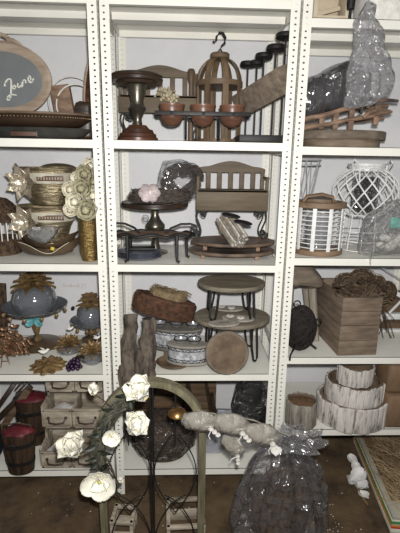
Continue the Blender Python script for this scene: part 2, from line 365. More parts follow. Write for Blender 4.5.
def stroke(pts, r=.0075):
    q = [at(x/8, 70+y/8, Y0)-Vector((c.x, Y0, c.z)) for x, y in pts]; q = [Vector((p.x, -.0085, p.z)) for p in q]
    # smooth polyline
    o_ = []
    for i in range(len(q)-1):
        p0, p1, p2, p3 = q[max(i-1, 0)], q[i], q[i+1], q[min(i+2, len(q)-1)]
        for s_ in range(5):
            u = s_/5; o_.append(.5*((2*p1)+(p2-p0)*u+(2*p0-5*p1+4*p2-p3)*u*u+(3*p1-p0-3*p2+p3)*u**3))
    o_.append(q[-1]); mb.tube(o_, r, 6, flat=.5)
stroke([(45, 135), (50, 105), (70, 80), (92, 78), (97, 110), (96, 160), (92, 210), (80, 242), (66, 240), (70, 218), (95, 200), (140, 205)], .0085)
stroke([(118, 128), (108, 142), (118, 155), (130, 145), (128, 128), (118, 128)]); stroke([(150, 108), (148, 135), (160, 143), (172, 125), (172, 100), (176, 135), (186, 135)])
stroke([(186, 135), (190, 95), (204, 82), (212, 92), (212, 110)]); stroke([(232, 100), (250, 88), (250, 60), (238, 52), (232, 75), (240, 102), (262, 100), (274, 70)])
mb.build('lettering', 'chalk', t, smooth=60).location = (0, 0, zc)

# two trays lying one on the other in front of the sign
cx = at(30, 130, .10).x
mb = MB(); mb.shell([(.20, 0), (.255, .018), (.285, .042), (.30, .05)], .006, n=48, sy=.40)
t = thing('oval_tray', 'dark grey metal oval tray lowest in front of the oval sign, with a small plaque', 'tray', (cx, .135, S2))
mb.build('tray_body', 'steel_grey', t)
mb = MB(); mb.bbox((-.0, -.121, .018), (.125, .006, .026), .002); mb.build('plaque', 'plaque', t, label='small brown rectangular plaque')
mb = MB(); mb.tube(circ(.1, 4), .002); 
mb = MB(); mb.tube([(-.058, -.127, .031), (.058, -.127, .031), (.058, -.127, .007), (-.058, -.127, .007)], .002, 6, True)
mb.build('plaque_border', 'black', t)
t = thing('oval_tray', 'dark brown stitched oval tray resting on the grey metal tray below the sign', 'tray', (cx-.02, .135, S2+.052))
mb = MB(); mb.shell([(.20, 0), (.262, .012), (.30, .035), (.325, .062), (.33, .066)], .007, n=56, sy=.40); mb.build('tray_body', 'dark_wood', t)
mb = MB(); mb.tube(circ(.326, 64, .062, 1, .41), .006, 8, True); mb.build('rim', 'brown_wood', t)
mb = MB()
for i in range(60): an = PI+PI*i/60; mb.ball((.314*math.cos(an), .402*.314*math.sin(an), .046), .0028, 6)
mb.build('stitching', 'straw', t)
# hoops, block, plaque behind
for i, (hx, hy, hr, Y, lab) in enumerate(((73, 103, 24, .44, 'larger white bentwood hoop standing behind the wooden block'), (77, 106, 20, .33, 'smaller white bentwood hoop in front of the wooden block, right of the sign'))):
    p = at(hx, hy, Y); r = px(hr, hy, Y); mb = MB(); mb.tube([(r*math.cos(2*PI*k/40), 0, r*math.sin(2*PI*k/40)) for k in range(40)], .0065, 8, True, flat=.6)
    r2 = max(r, 0); mb.tube([(-r*.5, 0, -r*.87), (-r*.7, 0, S2-p.z+.006), (r*.7, 0, S2-p.z+.006), (r*.5, 0, -r*.87)], .005, 6)
    one(mb, 'wire_hoop', 'white_gloss', lab, 'hoop', (p.x, Y, p.z), group='white hoops')
p = at(66, 98, .385); hb = at(66, 84, .385).z-S2-.015; mb = MB(); mb.bbox((0, 0, hb/2), (.105, .045, hb), .006, rot(0, -8, 0)); 
one(mb, 'wooden_block', 'rust_wood', 'tilted brown wooden block standing inside the white hoops', 'wood block', (p.x+.01, .385, S2+.01), smooth=30)
p = at(82, 108, .33); mb = MB(); mb.bbox((0, .0, .0), (.10, .06, .2), .03)
one(mb, 'wooden_lump', 'dark_wood', 'dark rough wooden lump in front of the tilted brown block', 'ornament', (at(84, 110, .25).x, .262, S2+.102), wob=.02, wsc=18, smooth=60)
p = at(97, 84, .30); a1 = px(15, 84, .30); b1 = (at(96, 50, .30).z-S2)/2
mb = MB(T=rot(0, 4, -24)); n = 40; mb.prism([(a1*math.cos(2*PI*i/n), b1*math.sin(2*PI*i/n)) for i in range(n)], -.008, .008)
t = thing('oval_plaque', 'red-brown oval wooden plaque on edge beside the left unit post', 'plaque', (p.x, .30, S2+b1))
mb.build('panel', 'red_wood', t); mb = MB(T=rot(0, 4, -24)); mb.tube([(a1*math.cos(2*PI*i/n), 0, b1*math.sin(2*PI*i/n)) for i in range(n)], .011, 8, True); mb.build('rim', 'washed_wood', t)
# --- second shelf (top of S3)
def bars_cage():
    p = on(-4, 256, S3); t = thing('wicker_cage', 'brown wicker cage with pale bars, cut off by the left edge of the photo', 'cage', (p.x, p.y+.09, S3))
    r = .10; mb = MB(); mb.shell([(r, 0), (r*1.02, .09)], .006, n=32); mb.build('basket_base', 'wicker', t)
    mb = MB()
    for i in range(22): a = 2*PI*i/22; mb.tube([(r*math.cos(a), r*math.sin(a), .08), (r*math.cos(a), r*math.sin(a), .19)], .0032, 6)
    mb.build('bars', 'white_gloss', t)
    mb = MB(); mb.lathe([(r*1.04, .18), (r*1.06, .20), (r*.98, .235), (r*.75, .275), (r*.4, .30), (.0001, .31)], n=32, wob=.06); mb.build('dome', 'wicker', t, wob=.006, wsc=40)
bars_cage()
def bow(t, T, s):
    mb = MB(T=T)
    for k in range(2):
        for i in range(7):
            a = 2*PI*i/7+k*.45; L = s*(.95-.25*k)
            mb.petal((0, -.004-k*.006, 0), (math.cos(a), -.25-.3*k, math.sin(a)), (0, -1, 0), L, L*.72, .1, .22, 2)
    mb.ball((0, -.02, 0), s*.12, 8); mb.build('star_bow', 'silver_leaf', t, smooth=50, label='shiny pointed star bow')
def gold_bowl(label, x0, x1, yr, yb, Y, Z, w=.0):
    c = at((x0+x1)/2, yr, Y); R_ = px((x1-x0)/2, yr, Y); H = c.z-Z
    t = thing('metal_bowl', label, 'bowl', (c.x, Y, Z), group='gold bowls with star bows'); 
    mb = MB(); mb.shell([(R_*.50, 0), (R_*.58, H*.12), (R_*.68, H*.4), (R_*.80, H*.6), (R_*.93, H*.9), (R_*1.0, H)], .004, n=44, sy=.8); mb.build('bowl_body', 'gold', t)
    mb = MB(); mb.lathe([(R_*.79, H*.58), (R_*.82, H*.585), (R_*.93, H*.85), (R_*.90, H*.86)], n=44, sy=.8); mb.build('band', 'bright_band', t)
    T = rot(0, 0, 0, (R_*.28, -R_*.80*.86, H*.72)); mb = MB(T=T); mb.bbox((0, 0, 0), (R_*.78, .008, H*.13), .002)
    b = mb.build('name_plate', 'plaque', t)
    mb = MB(T=T); q = R_*.78
    for k in range(9): mb.box((-q*.42+q*.105*k, -.005, 0), (q*.055, .002, H*.07))
    mb.build('raised_marks', 'plaque_mark', b)
    bow(t, rot(0, 0, -20, (-R_*.40, -R_*.72, H*.62)), R_*.62); return t, R_, H, c
Yg = .30; zb = at(45, 228, Yg).z
Zb1 = S3+.066; tA, rA, hA, cA = gold_bowl('lower gold hammered bowl with a star bow, under another bowl', 17, 79, 205, 245, Yg, Zb1)
Zb2 = at(45, 204, Yg).z+.001; tB, rB, hB, cB = gold_bowl('topmost gold hammered bowl with a star bow, beside the cream roses', 15, 79, 167, 204, Yg, Zb2)
mb = MB(); mb.ball((.06, 0, hB-.004), (rB*.55, rB*.4, .026), 20); mb.build('lid', 'gold', tB, label='rounded dark gold lid')
mb = MB(); mb.lathe([(.0001, 0), (rA*.7, 0), (rA*.72, .01), (rA*.66, .02), (rA*.6, .062), (.0001, .062)], n=32, sy=.8)
one(mb, 'round_riser', 'bronze', 'dark bronze round riser under the stacked gold bowls', 'riser', (cA.x, Yg, S3))
def boat(w, d, h, lift, dip, th=.004):
    mb = MB()
    def rim(a): c_ = abs(math.cos(a)); return h*(.62+.38*c_**3) - (dip if math.sin(a) < 0 else dip*.3)*math.exp(-((math.cos(a)-.12)/.33)**2)
    def pt(a, v, o=0):
        c_, s_ = math.cos(a), math.sin(a); q = .32+.68*v**.6; ex = math.copysign(abs(c_)**.9, c_); ey = math.copysign(abs(s_)**1.25, s_)
        return ((w-o)*q*ex, (d-o)*q*ey, rim(a)*v**1.3+o*(1-v))
    n, k = 56, 8; vs = []; fs = []
    for o in (0, th):
        for j in range(k+1):
            for i in range(n): vs.append(pt(2*PI*i/n, j/k, o))
    q = n*(k+1)
    for j in range(k):
        for i in range(n):
            a, b = j*n+i, j*n+(i+1) % n; fs.append((a, b, b+n, a+n)); fs.append((q+a, q+a+n, q+b+n, q+b))
    for i in range(n): a, b = k*n+i, k*n+(i+1) % n; fs.append((a, b, b+q, a+q))
    fs.append(tuple(range(n))[::-1]); fs.append(tuple(q+i for i in range(n))); mb.add(vs, fs); return mb
p = on(43, 258, S3)
bo = one(boat(.205, .08, .115, 0, .05), 'boat_bowl', 'bronze', 'lower dark bronze boat-shaped bowl at the shelf edge in front of the gold bowls', 'bowl', (p.x, p.y+.075, S3+.002), group='bronze boat bowls')
def rimline(w, d, h, dip, o_):
    pts = []
    for k in range(25):
        a = PI*1.30+PI*.42*k/24; c_, s_ = math.cos(a), math.sin(a); pts.append((w*math.copysign(abs(c_)**.9, c_), d*math.copysign(abs(s_)**1.25, s_)+.002, h*(.62+.38*abs(c_)**3)-dip*math.exp(-((c_-.12)/.33)**2)+.001))
    MB().tube(pts, .0018, 6).build('rim_edge', 'bright_band', o_, label='thin pale front rim edge')  # thin pale tube along the dip of the front rim only
rimline(.205, .08, .115, .05, bo)
one(boat(.175, .066, .10, 0, .03), 'boat_bowl', 'bronze', 'upper dark bronze boat-shaped bowl nested inside the other', 'bowl', (p.x+.005, p.y+.08, S3+.040), group='bronze boat bowls')
mb = MB(); mb.shell([(.03, 0), (.06, .02), (.085, .05), (.10, .075), (.103, .08)], .003, n=36, sy=.6)
one(mb, 'glass_dish', 'clear_glass', 'clear crumpled glass dish lying in the boat-shaped bowls', 'dish', (at(41, 235, .12).x, .135, S3+.08), wob=.018, wsc=22)
mb = MB(); mb.bbox((0, 0, 0), (.018, .003, .017), .001, rot(0, 10, 0)); one(mb, 'price_tag', 'yellow', 'tiny yellow tag on the front rim of the boat-shaped bowl', 'tag', (at(53.5, 248, .04).x, .022, at(53.5, 248, .04).z))
# gold vase with roses
p = on(88, 262, S3); H = at(88, 212, p.y+.05).z-S3; r = px(10, 235, p.y)
mb = MB(); mb.shell([(r*.78, 0), (r*.92, H*.15), (r*1.0, H*.5), (r*.92, H*.8), (r*.86, H*.93), (r*.98, H)], .003, n=36)
one(mb, 'gold_vase', 'vase_gold', 'tall ribbed gold vase holding the cream roses next to the post', 'vase', (p.x, p.y+.05, S3))
t = thing('rose_bouquet', 'bouquet of cream and green artificial roses standing in the ribbed gold vase', 'bouquet', (p.x, p.y+.05, S3+.03))
def rose(mb, c, r, seed):
    q = random.Random(seed); mb.ball(c, (r*.45, r*.45, r*.5), 10)
    for k in range(3):
        for i in range(5+k):
            a = 2*PI*i/(5+k)+k*.5+q.random()*.3; e = .15+.42*k
            d = Vector((math.cos(a)*math.sin(e*1.4), -.55*math.cos(e), math.sin(a)*math.sin(e*1.4)))
            b = Vector(c)+d*r*.30; mb.petal(b-Vector((0, r*.25*0, 0)), d+Vector((math.cos(a)*.5, -.3, math.sin(a)*.5)), (-math.cos(a), -.4, -math.sin(a)), r*.78, r*1.05, .25, .25, 1, .001, nu=4, nv=3)
z0 = p.y+.05
for i, (fx, fy, fr, dy, m_) in enumerate(((86, 174, 9, .02, 'rose_green'), (92, 166, 8, .03, 'rose_cream'), (72, 189, 8, -.02, 'rose_cream'), (83, 188, 9, -.04, 'rose_green'), (77, 201, 9, -.05, 'rose_cream'), (88, 209, 10, -.06, 'rose_green'),
        (95, 195, 9, -.01, 'rose_cream'), (95, 181, 8, .02, 'rose_green'), (72, 209, 7, -.03, 'rose_cream'), (84, 198, 7, -.03, 'rose_cream'), (79, 178, 7, .02, 'rose_cream'), (98, 206, 7, -.02, 'rose_cream'))):
    q = at(fx, fy, z0+dy)-Vector((p.x, z0, S3+.03)); mb = MB(); rose(mb, q, px(fr*1.18, fy, z0), i); mb.build('rose', m_, t, smooth=60)
mb = MB()
for i in range(12):
    a = i*2.4; mb.tube([(0.006*math.cos(a), .006*math.sin(a), .01), (.012*math.cos(a), .012*math.sin(a), .14), (.045*math.cos(a)-.02, .03*math.sin(a), .22)], .0025, 5)
mb.build('stems', 'leaf', t)
# --- third shelf (top of S4)
p = at(2, 320, .42); mb = MB(T=rot(0, 3, 0)); mb.bbox((0, 0, .19), (.14, .02, .38), .004); one(mb, 'woven_panel', 'wicker', 'dark woven wicker panel upright at the left edge below the cage', 'panel', (at(-5, 320, .45).x, .45, S4+.002))
def crown(mb, c, r, h, n=8, layers=3, droop=.1):
    for l in range(layers):
        for i in range(n):
            a = 2*PI*i/n+l*.35; up = .05+.42*l
            mb.petal((c[0]+math.cos(a)*r*.08, c[1]+math.sin(a)*r*.08, c[2]+l*h*.15), (math.cos(a), math.sin(a), up*.55), (0, 0, 1), r*(1-.22*l), r*.60, -droop*2.2, .15, 2, .0015)
def cake_dome(label, px_c, py_base, hw_base, y_top_stem, hw_plate, y_globe_top, y_crown, Yoff, bow_=True):
    q = on(px_c, py_base, S4); Y = q.y+Yoff; c = at(px_c, py_base, Y); X = at(px_c, py_base, Y).x
    zs = at(px_c, y_top_stem, Y).z-S4; zg = at(px_c, y_globe_top, Y).z-S4; zcw = at(px_c, y_crown, Y).z-S4
    rp = px(hw_plate, y_top_stem, Y); r_b = px(hw_base, py_base, Y)
    t = thing('domed_cake_stand', label, 'cake stand', (X, Y, S4), group='glass cake stands with leaf crowns')
    mb = MB(); mb.lathe([(.0001, 0), (r_b, 0), (r_b*1.02, .006), (r_b*.9, .014), (r_b*.5, .02), (r_b*.2, .028), (.0001, .028)], n=40); mb.build('base', 'bronze', t)
    mb = MB(); k = zs; mb.lathe([(.0001, .02), (.022, .022), (.02, k*.2), (.010, k*.32), (.022, k*.5), (.027, k*.6), (.016, k*.75), (.012, k*.85), (.03, k*.97), (.04, k), (.0001, k)], n=20, wob=.2); mb.build('stem', 'gold_leaf', t)
    mb = MB(); mb.shell([(rp*.25, zs), (rp*.6, zs+.01), (rp*.93, zs+.035), (rp, zs+.055)], .004, n=44); mb.build('glass_plate', 'smoke_glass', t)
    rg = rp*.68; h = (zg-zs-.012)*.94; mb = MB(); mb.lathe([(rg*.75, zs+.012), (rg*.97, zs+.012+h*.25), (rg, zs+.012+h*.5), (rg*.9, zs+.012+h*.78), (rg*.6, zs+.012+h*.97), (.0001, zs+.012+h)], n=40); mb.build('glass_dome', 'smoke_glass', t)
    mb = MB(); crown(mb, (0, 0, zg-.008), rg*.95, (zcw-zg)*2.2, 8, 3); mb.build('leaf_crown', 'gold_leaf', t, smooth=50, label='gold leaf crown')
    for i in range(12):
        a = 2*PI*i/12; MB().ball((rp*.93*math.cos(a), rp*.93*math.sin(a), zs+.018), (.012, .012, .014), 8).build('plate_stud', 'gold_leaf', t)
    return t, X, Y, zs
t, X, Y, zs = cake_dome('tallest gold-stemmed cake stand under a smoky glass dome with leaf crown', 38, 342, 22, 313, 31, 283, 274, -.03)
mb = MB()
for sx in (-1, 1):
    for k in (0, 1): mb.petal((0, -.03, zs-.035), (sx, -.1, .45-k*.9), (0, -1, 0), .058, .05, .1, .2, 1)
one(mb, 'butterfly_bow', 'teal', 'teal butterfly bow tied on the stem of the tallest cake stand', 'bow', (X, Y, S4))
mb = MB(); mb.ball((0, 0, 0), .012, 10); one(mb, 'dark_bead', 'black', 'round dark bead hanging at the rim of the tallest cake stand', 'bead', (at(73, 308, Y).x, Y, at(73, 308, Y).z))
t2 = cake_dome('smaller smoky glass domed stand with leaf crown half hidden by the post', 92, 343, 10, 327, 20, 303, 292, .05)
def pine_jar(label, pxc, pyb, hw, ygl, ytop, dY=.03):
    q = on(pxc, pyb, S4); Y = q.y+px(hw, pyb, q.y)*.85; r = px(hw, pyb, Y); X = at(pxc, pyb, Y).x; h = at(pxc, ygl, Y).z-S4; ht = at(pxc, ytop, Y).z-S4
    t = thing('pineapple_jar', label, 'jar', (X, Y, S4), group='pineapple jars')
    mb = MB(); mb.lathe([(.0001, 0), (r*.6, 0), (r*.95, h*.35), (r, h*.6), (r*.8, h*.95), (r*.6, h*1.02), (.0001, h*1.02)], n=32); mb.build('glass_body', 'smoke_glass', t)
    mb = MB(); crown(mb, (0, 0, h), r*1.15, (ht-h), 9, 3); crown(mb, (0, 0, h+.012), r*.7, .03, 6, 2, -.4); mb.build('leaf_lid', 'gold_leaf', t, smooth=50, label='gold leaf lid'); return X, Y, h
X, Y, h = pine_jar('round glass jar with gold leaf lid standing right of the tallest cake stand', 70, 357, 12, 345, 331)
X2, Y2, h2 = pine_jar('round glass jar with gold leaf lid at the shelf edge against the post', 93, 367, 12, 352, 340)
def bird(label, x, y, Y, s, rz, m_='white_gloss'):
    c = at(x, y, Y); mb = MB(); mb.tube([(-s, 0, .25*s), (-.5*s, 0, .05*s), (0, 0, 0), (.45*s, 0, .18*s), (.75*s, 0, .5*s), (1.05*s, 0, .5*s)], [s*.1, s*.28, s*.42, s*.32, s*.24, s*.03], 10)
    mb.petal((.1*s, -.3*s, .2*s), (-1, -.3, .35), (0, -1, .3), s*1.1, s*.6, .1, .1, 2); mb.petal((.1*s, .3*s, .2*s), (-1, .3, .35), (0, 1, .3), s*1.1, s*.6, .1, .1, 2)
    one(mb, 'ceramic_bird', m_, label, 'bird ornament', c, rz, group='white birds')
bird('small white bird perched on the jar lid right of the tallest stand', 70, 329, Y, .022, .3)
bird('small white bird beside the post, on the jar at the shelf edge', 97, 338, Y2-.0, .02, .4)
q = on(45, 371, S4); X = q.x; Yf = q.y+.06
t = thing('leaf_flower', 'flat gold leaf rosette lying in front of the tallest cake stand', 'ornament', (X, Yf, S4))
mb = MB()
for rg_, (n_, L_r, z_r, up_r) in enumerate(((12, .095, .012, .05), (10, .075, .022, .15), (7, .045, .032, .4))):
    for i in range(n_): a_ = 2*PI*i/n_+rg_*.3; mb.petal((.01*math.cos(a_), .01*math.sin(a_), z_r), (math.cos(a_), math.sin(a_), up_r), (0, 0, 1), L_r, L_r*.5, -.15, -.18, 1, .0015)
mb.lathe([(.0001, 0), (.05, 0), (.05, .012), (.02, .03), (.0001, .03)], n=20); mb.build('petals', 'gold_leaf', t, smooth=50)
bird('largest white bird, on the gold rosette before the tallest stand', 44, 352, Yf, .03, .1)
t = thing('grape_bunch', 'bunch of shiny dark purple artificial grapes at the front of the shelf', 'grapes', (on(71, 374, S4).x, on(71, 374, S4).y+.05, S4))
k = 0
for lay, (n_, z_) in enumerate(((9, .012), (10, .03), (7, .048), (3, .062))):
    for i in range(n_):
        a = i*2.4+lay; rr = .042*math.sqrt((i+.5)/n_)*(1-.12*lay); o_ = (rr*math.cos(a)*1.0+.006*lay, rr*math.sin(a)*.75, z_); MB().ball(o_, .0118, 10).build('grape', 'grape', t); k += 1
mb = MB(); mb.tube([(.0, .0, .06), (.02, 0, .08), (.03, .02, .09)], .002); mb.petal((.02, 0, .075), (1, -.3, .2), (0, 0, 1), .05, .04, -.2, .1, 1); mb.build('leaf_stem', 'leaf', t)
# bronze foliage
q = on(6, 366, S4); t = thing('foliage_spray', 'spray of rose-gold leaves and curled stems at the left frame edge', 'foliage', (at(3, 366, .12).x, .15, S4)); rr = random.Random(5)
mbS = MB(); mbL = MB()
for i in range(26):
    a = rr.uniform(0, 2*PI); e = rr.uniform(.05, 1.0); L = rr.uniform(.1, .24); d = Vector((math.cos(a)*math.cos(e)*.7, math.sin(a)*math.cos(e)*.5, math.sin(e)))
    base = Vector((rr.uniform(-.02, .03), 0, .05)); pts = [base+d*L*s_/4+Vector((0, 0, -.02*(s_/4)**2)) for s_ in range(5)]; mbS.tube(pts, .002, 5)
    for s_ in (2, 3, 4):
        for sg in (-1, 1):
            w_ = d.cross(Vector((0, -1, .2)))*sg; mbL.petal(pts[s_], d*.5+w_*.8, (0, -1, .3), .035, .022, .2, .2, 2)
for dx, dy in ((.02, -.1), (.05, -.06)): mbS.tube([(0, 0, .08), (dx*.6, dy*.5, .06), (dx, dy, .015)], .0025, 5)
mbS.tube([(-.02, 0, .003), (.02, 0, .003), (0, 0, .09)], .004); mbS.build('stems', 'rose_gold', t); mbL.build('leaves', 'rose_gold', t, smooth=50)
# faint reddish print on the wall over the cake stands
mb = MB(); yy = YW-.0006
def wtxt(x0, y0, pts): 
    q = [at(x0+a, y0+b, YW) for a, b in pts]; mb.tube([(v.x, yy, v.z) for v in q], .0022, 5, flat=.3)
xx = 63
for i in range(7): wtxt(xx, 286, [(0, 1), (.8, -1.2), (1.4, .8), (2, -.6), (2.6, 1)] if i % 3 else [(0, 1.5), (.6, -2), (1.4, -2), (1, 0), (2.4, 1)]); xx += 2.5
wtxt(81, 286, [(0, -1), (1, -2), (2, -1), (0, 2), (2.4, 2)]); wtxt(84.5, 286, [(2, -2), (0, -2), (0, 0), (2, .2), (1.6, 2), (-.2, 2)])
one(mb, 'wall_print', 'label_red', 'faint reddish handwriting and number on the wall above the cake stands', 'wall print', (0, 0, 0))
# --- bottom shelf (top of S5)
def plank(mb, a, b, w, th, up=(0, -1, 0)):
    a, b = Vector(a), Vector(b); t_ = (b-a); L = t_.length; t_.normalize(); n_ = Vector(up); n_ = (n_-t_*n_.dot(t_)).normalized(); s_ = t_.cross(n_)
    M_ = Matrix((t_, n_, s_)).transposed().to_4x4(); M_.translation = (a+b)/2; mb.bbox((0, 0, 0), (L, th, w), .003, M_)
t = thing('folding_chair', 'dark wooden folding chair leaning at the far left of the bottom shelf', 'chair', (at(8, 440, .3).x, .2, S5)); o_ = t.location.copy()
def L_(x, y, Y): return at(x, y, Y)-o_
mb = MB(); plank(mb, L_(-10, 446, .22), L_(28, 390, .24), .042, .022); mb.build('leg', 'brown_wood', t)
mb = MB(); plank(mb, L_(-8, 425, .2), L_(31, 386, .26), .036, .022); mb.build('leg', 'dark_wood', t)
mb = MB(); plank(mb, L_(-4, 410, .26), L_(14, 384, .32), .03, .02); mb.build('back_post', 'dark_wood', t)
mb = MB(); plank(mb, L_(18, 392, .27), L_(27, 382, .3), .012, .012); plank(mb, L_(15, 390, .27), L_(24, 380, .3), .01, .012); mb.build('slats', 'dark_wood', t)
mb = MB(); plank(mb, (-.20, -.05, .0), L_(-6, 436, .16), .04, .022); mb.build('foot', 'dark_wood', t)
mb = MB(); mb.bbox((0, 0, .16), (.20, .16, .32), .04); one(mb, 'folded_cloth', 'navy', 'navy blue folded cloth left of the red-lidded barrel planters', 'cloth', (at(-15, 455, .12).x, .10, S5), wob=.015, wsc=14, smooth=70)
def barrel(label, x0, x1, ytop, ybase, nb):
    q = on((x0+x1)/2+1, ybase, S5); r = px((x1-x0)/2, (ytop+ybase)/2, q.y+.08); Y = q.y+r*.8; X = at((x0+x1)/2, (ytop+ybase)/2, Y).x; h = at((x0+x1)/2, ytop, Y-r).z-S5
    Y -= r*.3; h = at((x0+x1)/2, ytop, Y-r*.7).z-S5; SQ = Matrix.Diagonal((1, .7, 1, 1)); t = thing('barrel_planter', label, 'wooden planter', (X, Y, S5), group='barrel planters with red cloth')
    n = 18; mb = MB(T=SQ)
    for i in range(n):
        a = 2*PI*i/n; wb = 2*PI*r*.80/n*.96; wt = 2*PI*r/n*.96; T = rot(0, 0, math.degrees(a)-90); vs = []
        for z, rr_, w_ in ((0, r*.78, wb), (h*.5, r*.92, (wb+wt)/2), (h, r, wt)):
            for dy in (0, -.010):
                for sx in (-1, 1): vs.append((sx*w_/2, rr_+dy, z))
        fs = []
        for k_ in (0, 4): fs += [(k_, k_+1, k_+5, k_+4), (k_+2, k_+6, k_+7, k_+3), (k_, k_+4, k_+6, k_+2), (k_+1, k_+3, k_+7, k_+5)]
        fs += [(0, 2, 3, 1), (8, 9, 11, 10)]; mb.add(vs, fs, T)
    mb.lathe([(.0001, .003), (r*.76, .003), (r*.76, .01), (.0001, .01)], n=18); mb.build('staves', 'barrel_wood', t)
    for z in (.28, .74):
        rr_ = r*(.78+.22*z)+.002; mb = MB(T=SQ); mb.lathe([(rr_-.002, h*z-.012), (rr_+.002, h*z-.012), (rr_+.004, h*z+.012), (rr_-.002, h*z+.012)], n=36); mb.build('iron_band', 'dark_metal', t)
    mb = MB(T=SQ); mb.ball((-.2*r, -r*.96, h*.74), (.035, .006, .02), 10); mb.build('band_plate', 'dark_metal', t)
    mb = MB(T=SQ); mb.lathe([(.0001, h-.03), (r*.93, h-.03), (r*.95, h-.005), (r*.8, h+.012), (r*.4, h+.02), (.0001, h+.022)], n=30, wob=.1); mb.build('cloth_lining', 'red_cloth', t, wob=.012, wsc=22, smooth=60, label='dark red cloth lining')
    mb = MB(T=SQ); mb.tube([(-r*.9, 0, h-.02), (-r*.8, .0, h+.035), (0, 0, h+.05), (r*.8, 0, h+.035), (r*.9, 0, h-.02)], .005); 
    mb.build('handle', 'twig_brown', t)
barrel('front dark barrel planter with red cloth, in front at the shelf edge', 7, 38, 438, 475, 0)
barrel('rear taller barrel planter with red cloth, behind the other', 19, 52, 404, 446, 1)
# stepped drawer chest
q = on(70, 468, S5); X0 = at(40, 466, q.y).x; X1 = X0+px(63, 466, q.y)
t = thing('drawer_organizer', 'rustic whitewashed three-tier organizer of small open drawers behind the magnolia', 'drawer chest', ((X0+X1)/2, q.y, S5)); W = X1-X0; o_ = t.location.copy()
tiers = []
for k, (yt, yb_, dY) in enumerate(((450, 468, 0), (408, 427, .06), (375, 391, .15))):
    Yk = q.y+dY+.01; zt = at(75, yt, Yk).z-S5; zb_ = max(at(75, yb_, Yk).z-S5, .004); tiers.append((Yk-q.y, zb_, zt))
dep = .22
for k, (y_, zb_, zt) in enumerate(tiers):
    h = zt-zb_; xw = W*(1-.03*k); 
    mb = MB(); mb.bbox((-xw/2+.006, y_+dep/2, zb_+h*.55), (.012, dep, h*1.1), .002); mb.bbox((xw/2-.006, y_+dep/2, zb_+h*.55), (.012, dep, h*1.1), .002)
    mb.bbox((0, y_+dep-.006, zb_+h*.55), (xw-.02, .012, h*1.1), .002); mb.bbox((0, y_+dep/2, zb_+.005), (xw-.02, dep-.01, .01), .002); mb.bbox((0, y_+dep/2, zb_+h*.5), (.01, dep-.02, h*.85), .002); mb.build('tray_box', 'drawer_wood', t)
    for sx in (-1, 1):
        cxk = sx*xw*.235; mb = MB(); wd = xw*.46; mb.bbox((cxk, y_-.006, zb_+h/2), (wd, .012, h*.96), .003)
        for e in (-1, 1): mb.bbox((cxk+e*(wd/2-.008), y_-.014, zb_+h/2), (.016, .006, h*.94), .002); mb.bbox((cxk, y_-.014, zb_+h/2+e*(h/2-.008)), (wd, .006, .012), .002)
        d = mb.build('drawer_front', 'drawer_wood', t)
        mb = MB(); yk = y_-.02; mb.tube([(cxk-wd*.3, yk, zb_+h*.6), (cxk-wd*.24, yk-.018, zb_+h*.42), (cxk, yk-.022, zb_+h*.38), (cxk+wd*.24, yk-.018, zb_+h*.42), (cxk+wd*.3, yk, zb_+h*.6)], .005, 8)
        for e in (-1, 1): mb.ball((cxk+e*wd*.3, yk, zb_+h*.58), .009, 8)
        mb.build('handle', 'knob_wood', d)
for k in (0, 1):
    z0_, z1_ = tiers[k][2], tiers[k+1][1]
    for sx in (-1, 1):
        for yy_ in (tiers[k+1][0]+.05, tiers[k+1][0]+dep-.09): MB().bbox((sx*(W/2-.012), yy_, (z0_+z1_)/2), (.014, .03, z1_-z0_+.004), .002).build('support', 'drawer_wood', t)
for k, lab in ((0, 'crumpled white tissue in the lowest drawer of the organizer'), (1, 'crumpled white tissue in the middle drawer of the organizer')):
    y_, zb_, zt = tiers[k]; mb = MB(); mb.lathe([(.0001, 0), (.085, .0), (.09, .02), (.06, .04), (.0001, .045)], n=24, sy=.9)
    one(mb, 'tissue_paper', 'tissue', lab, 'tissue', (o_.x-W*.22, q.y+y_+dep/2, S5+zb_+.012), wob=.02, wsc=18, smooth=60)
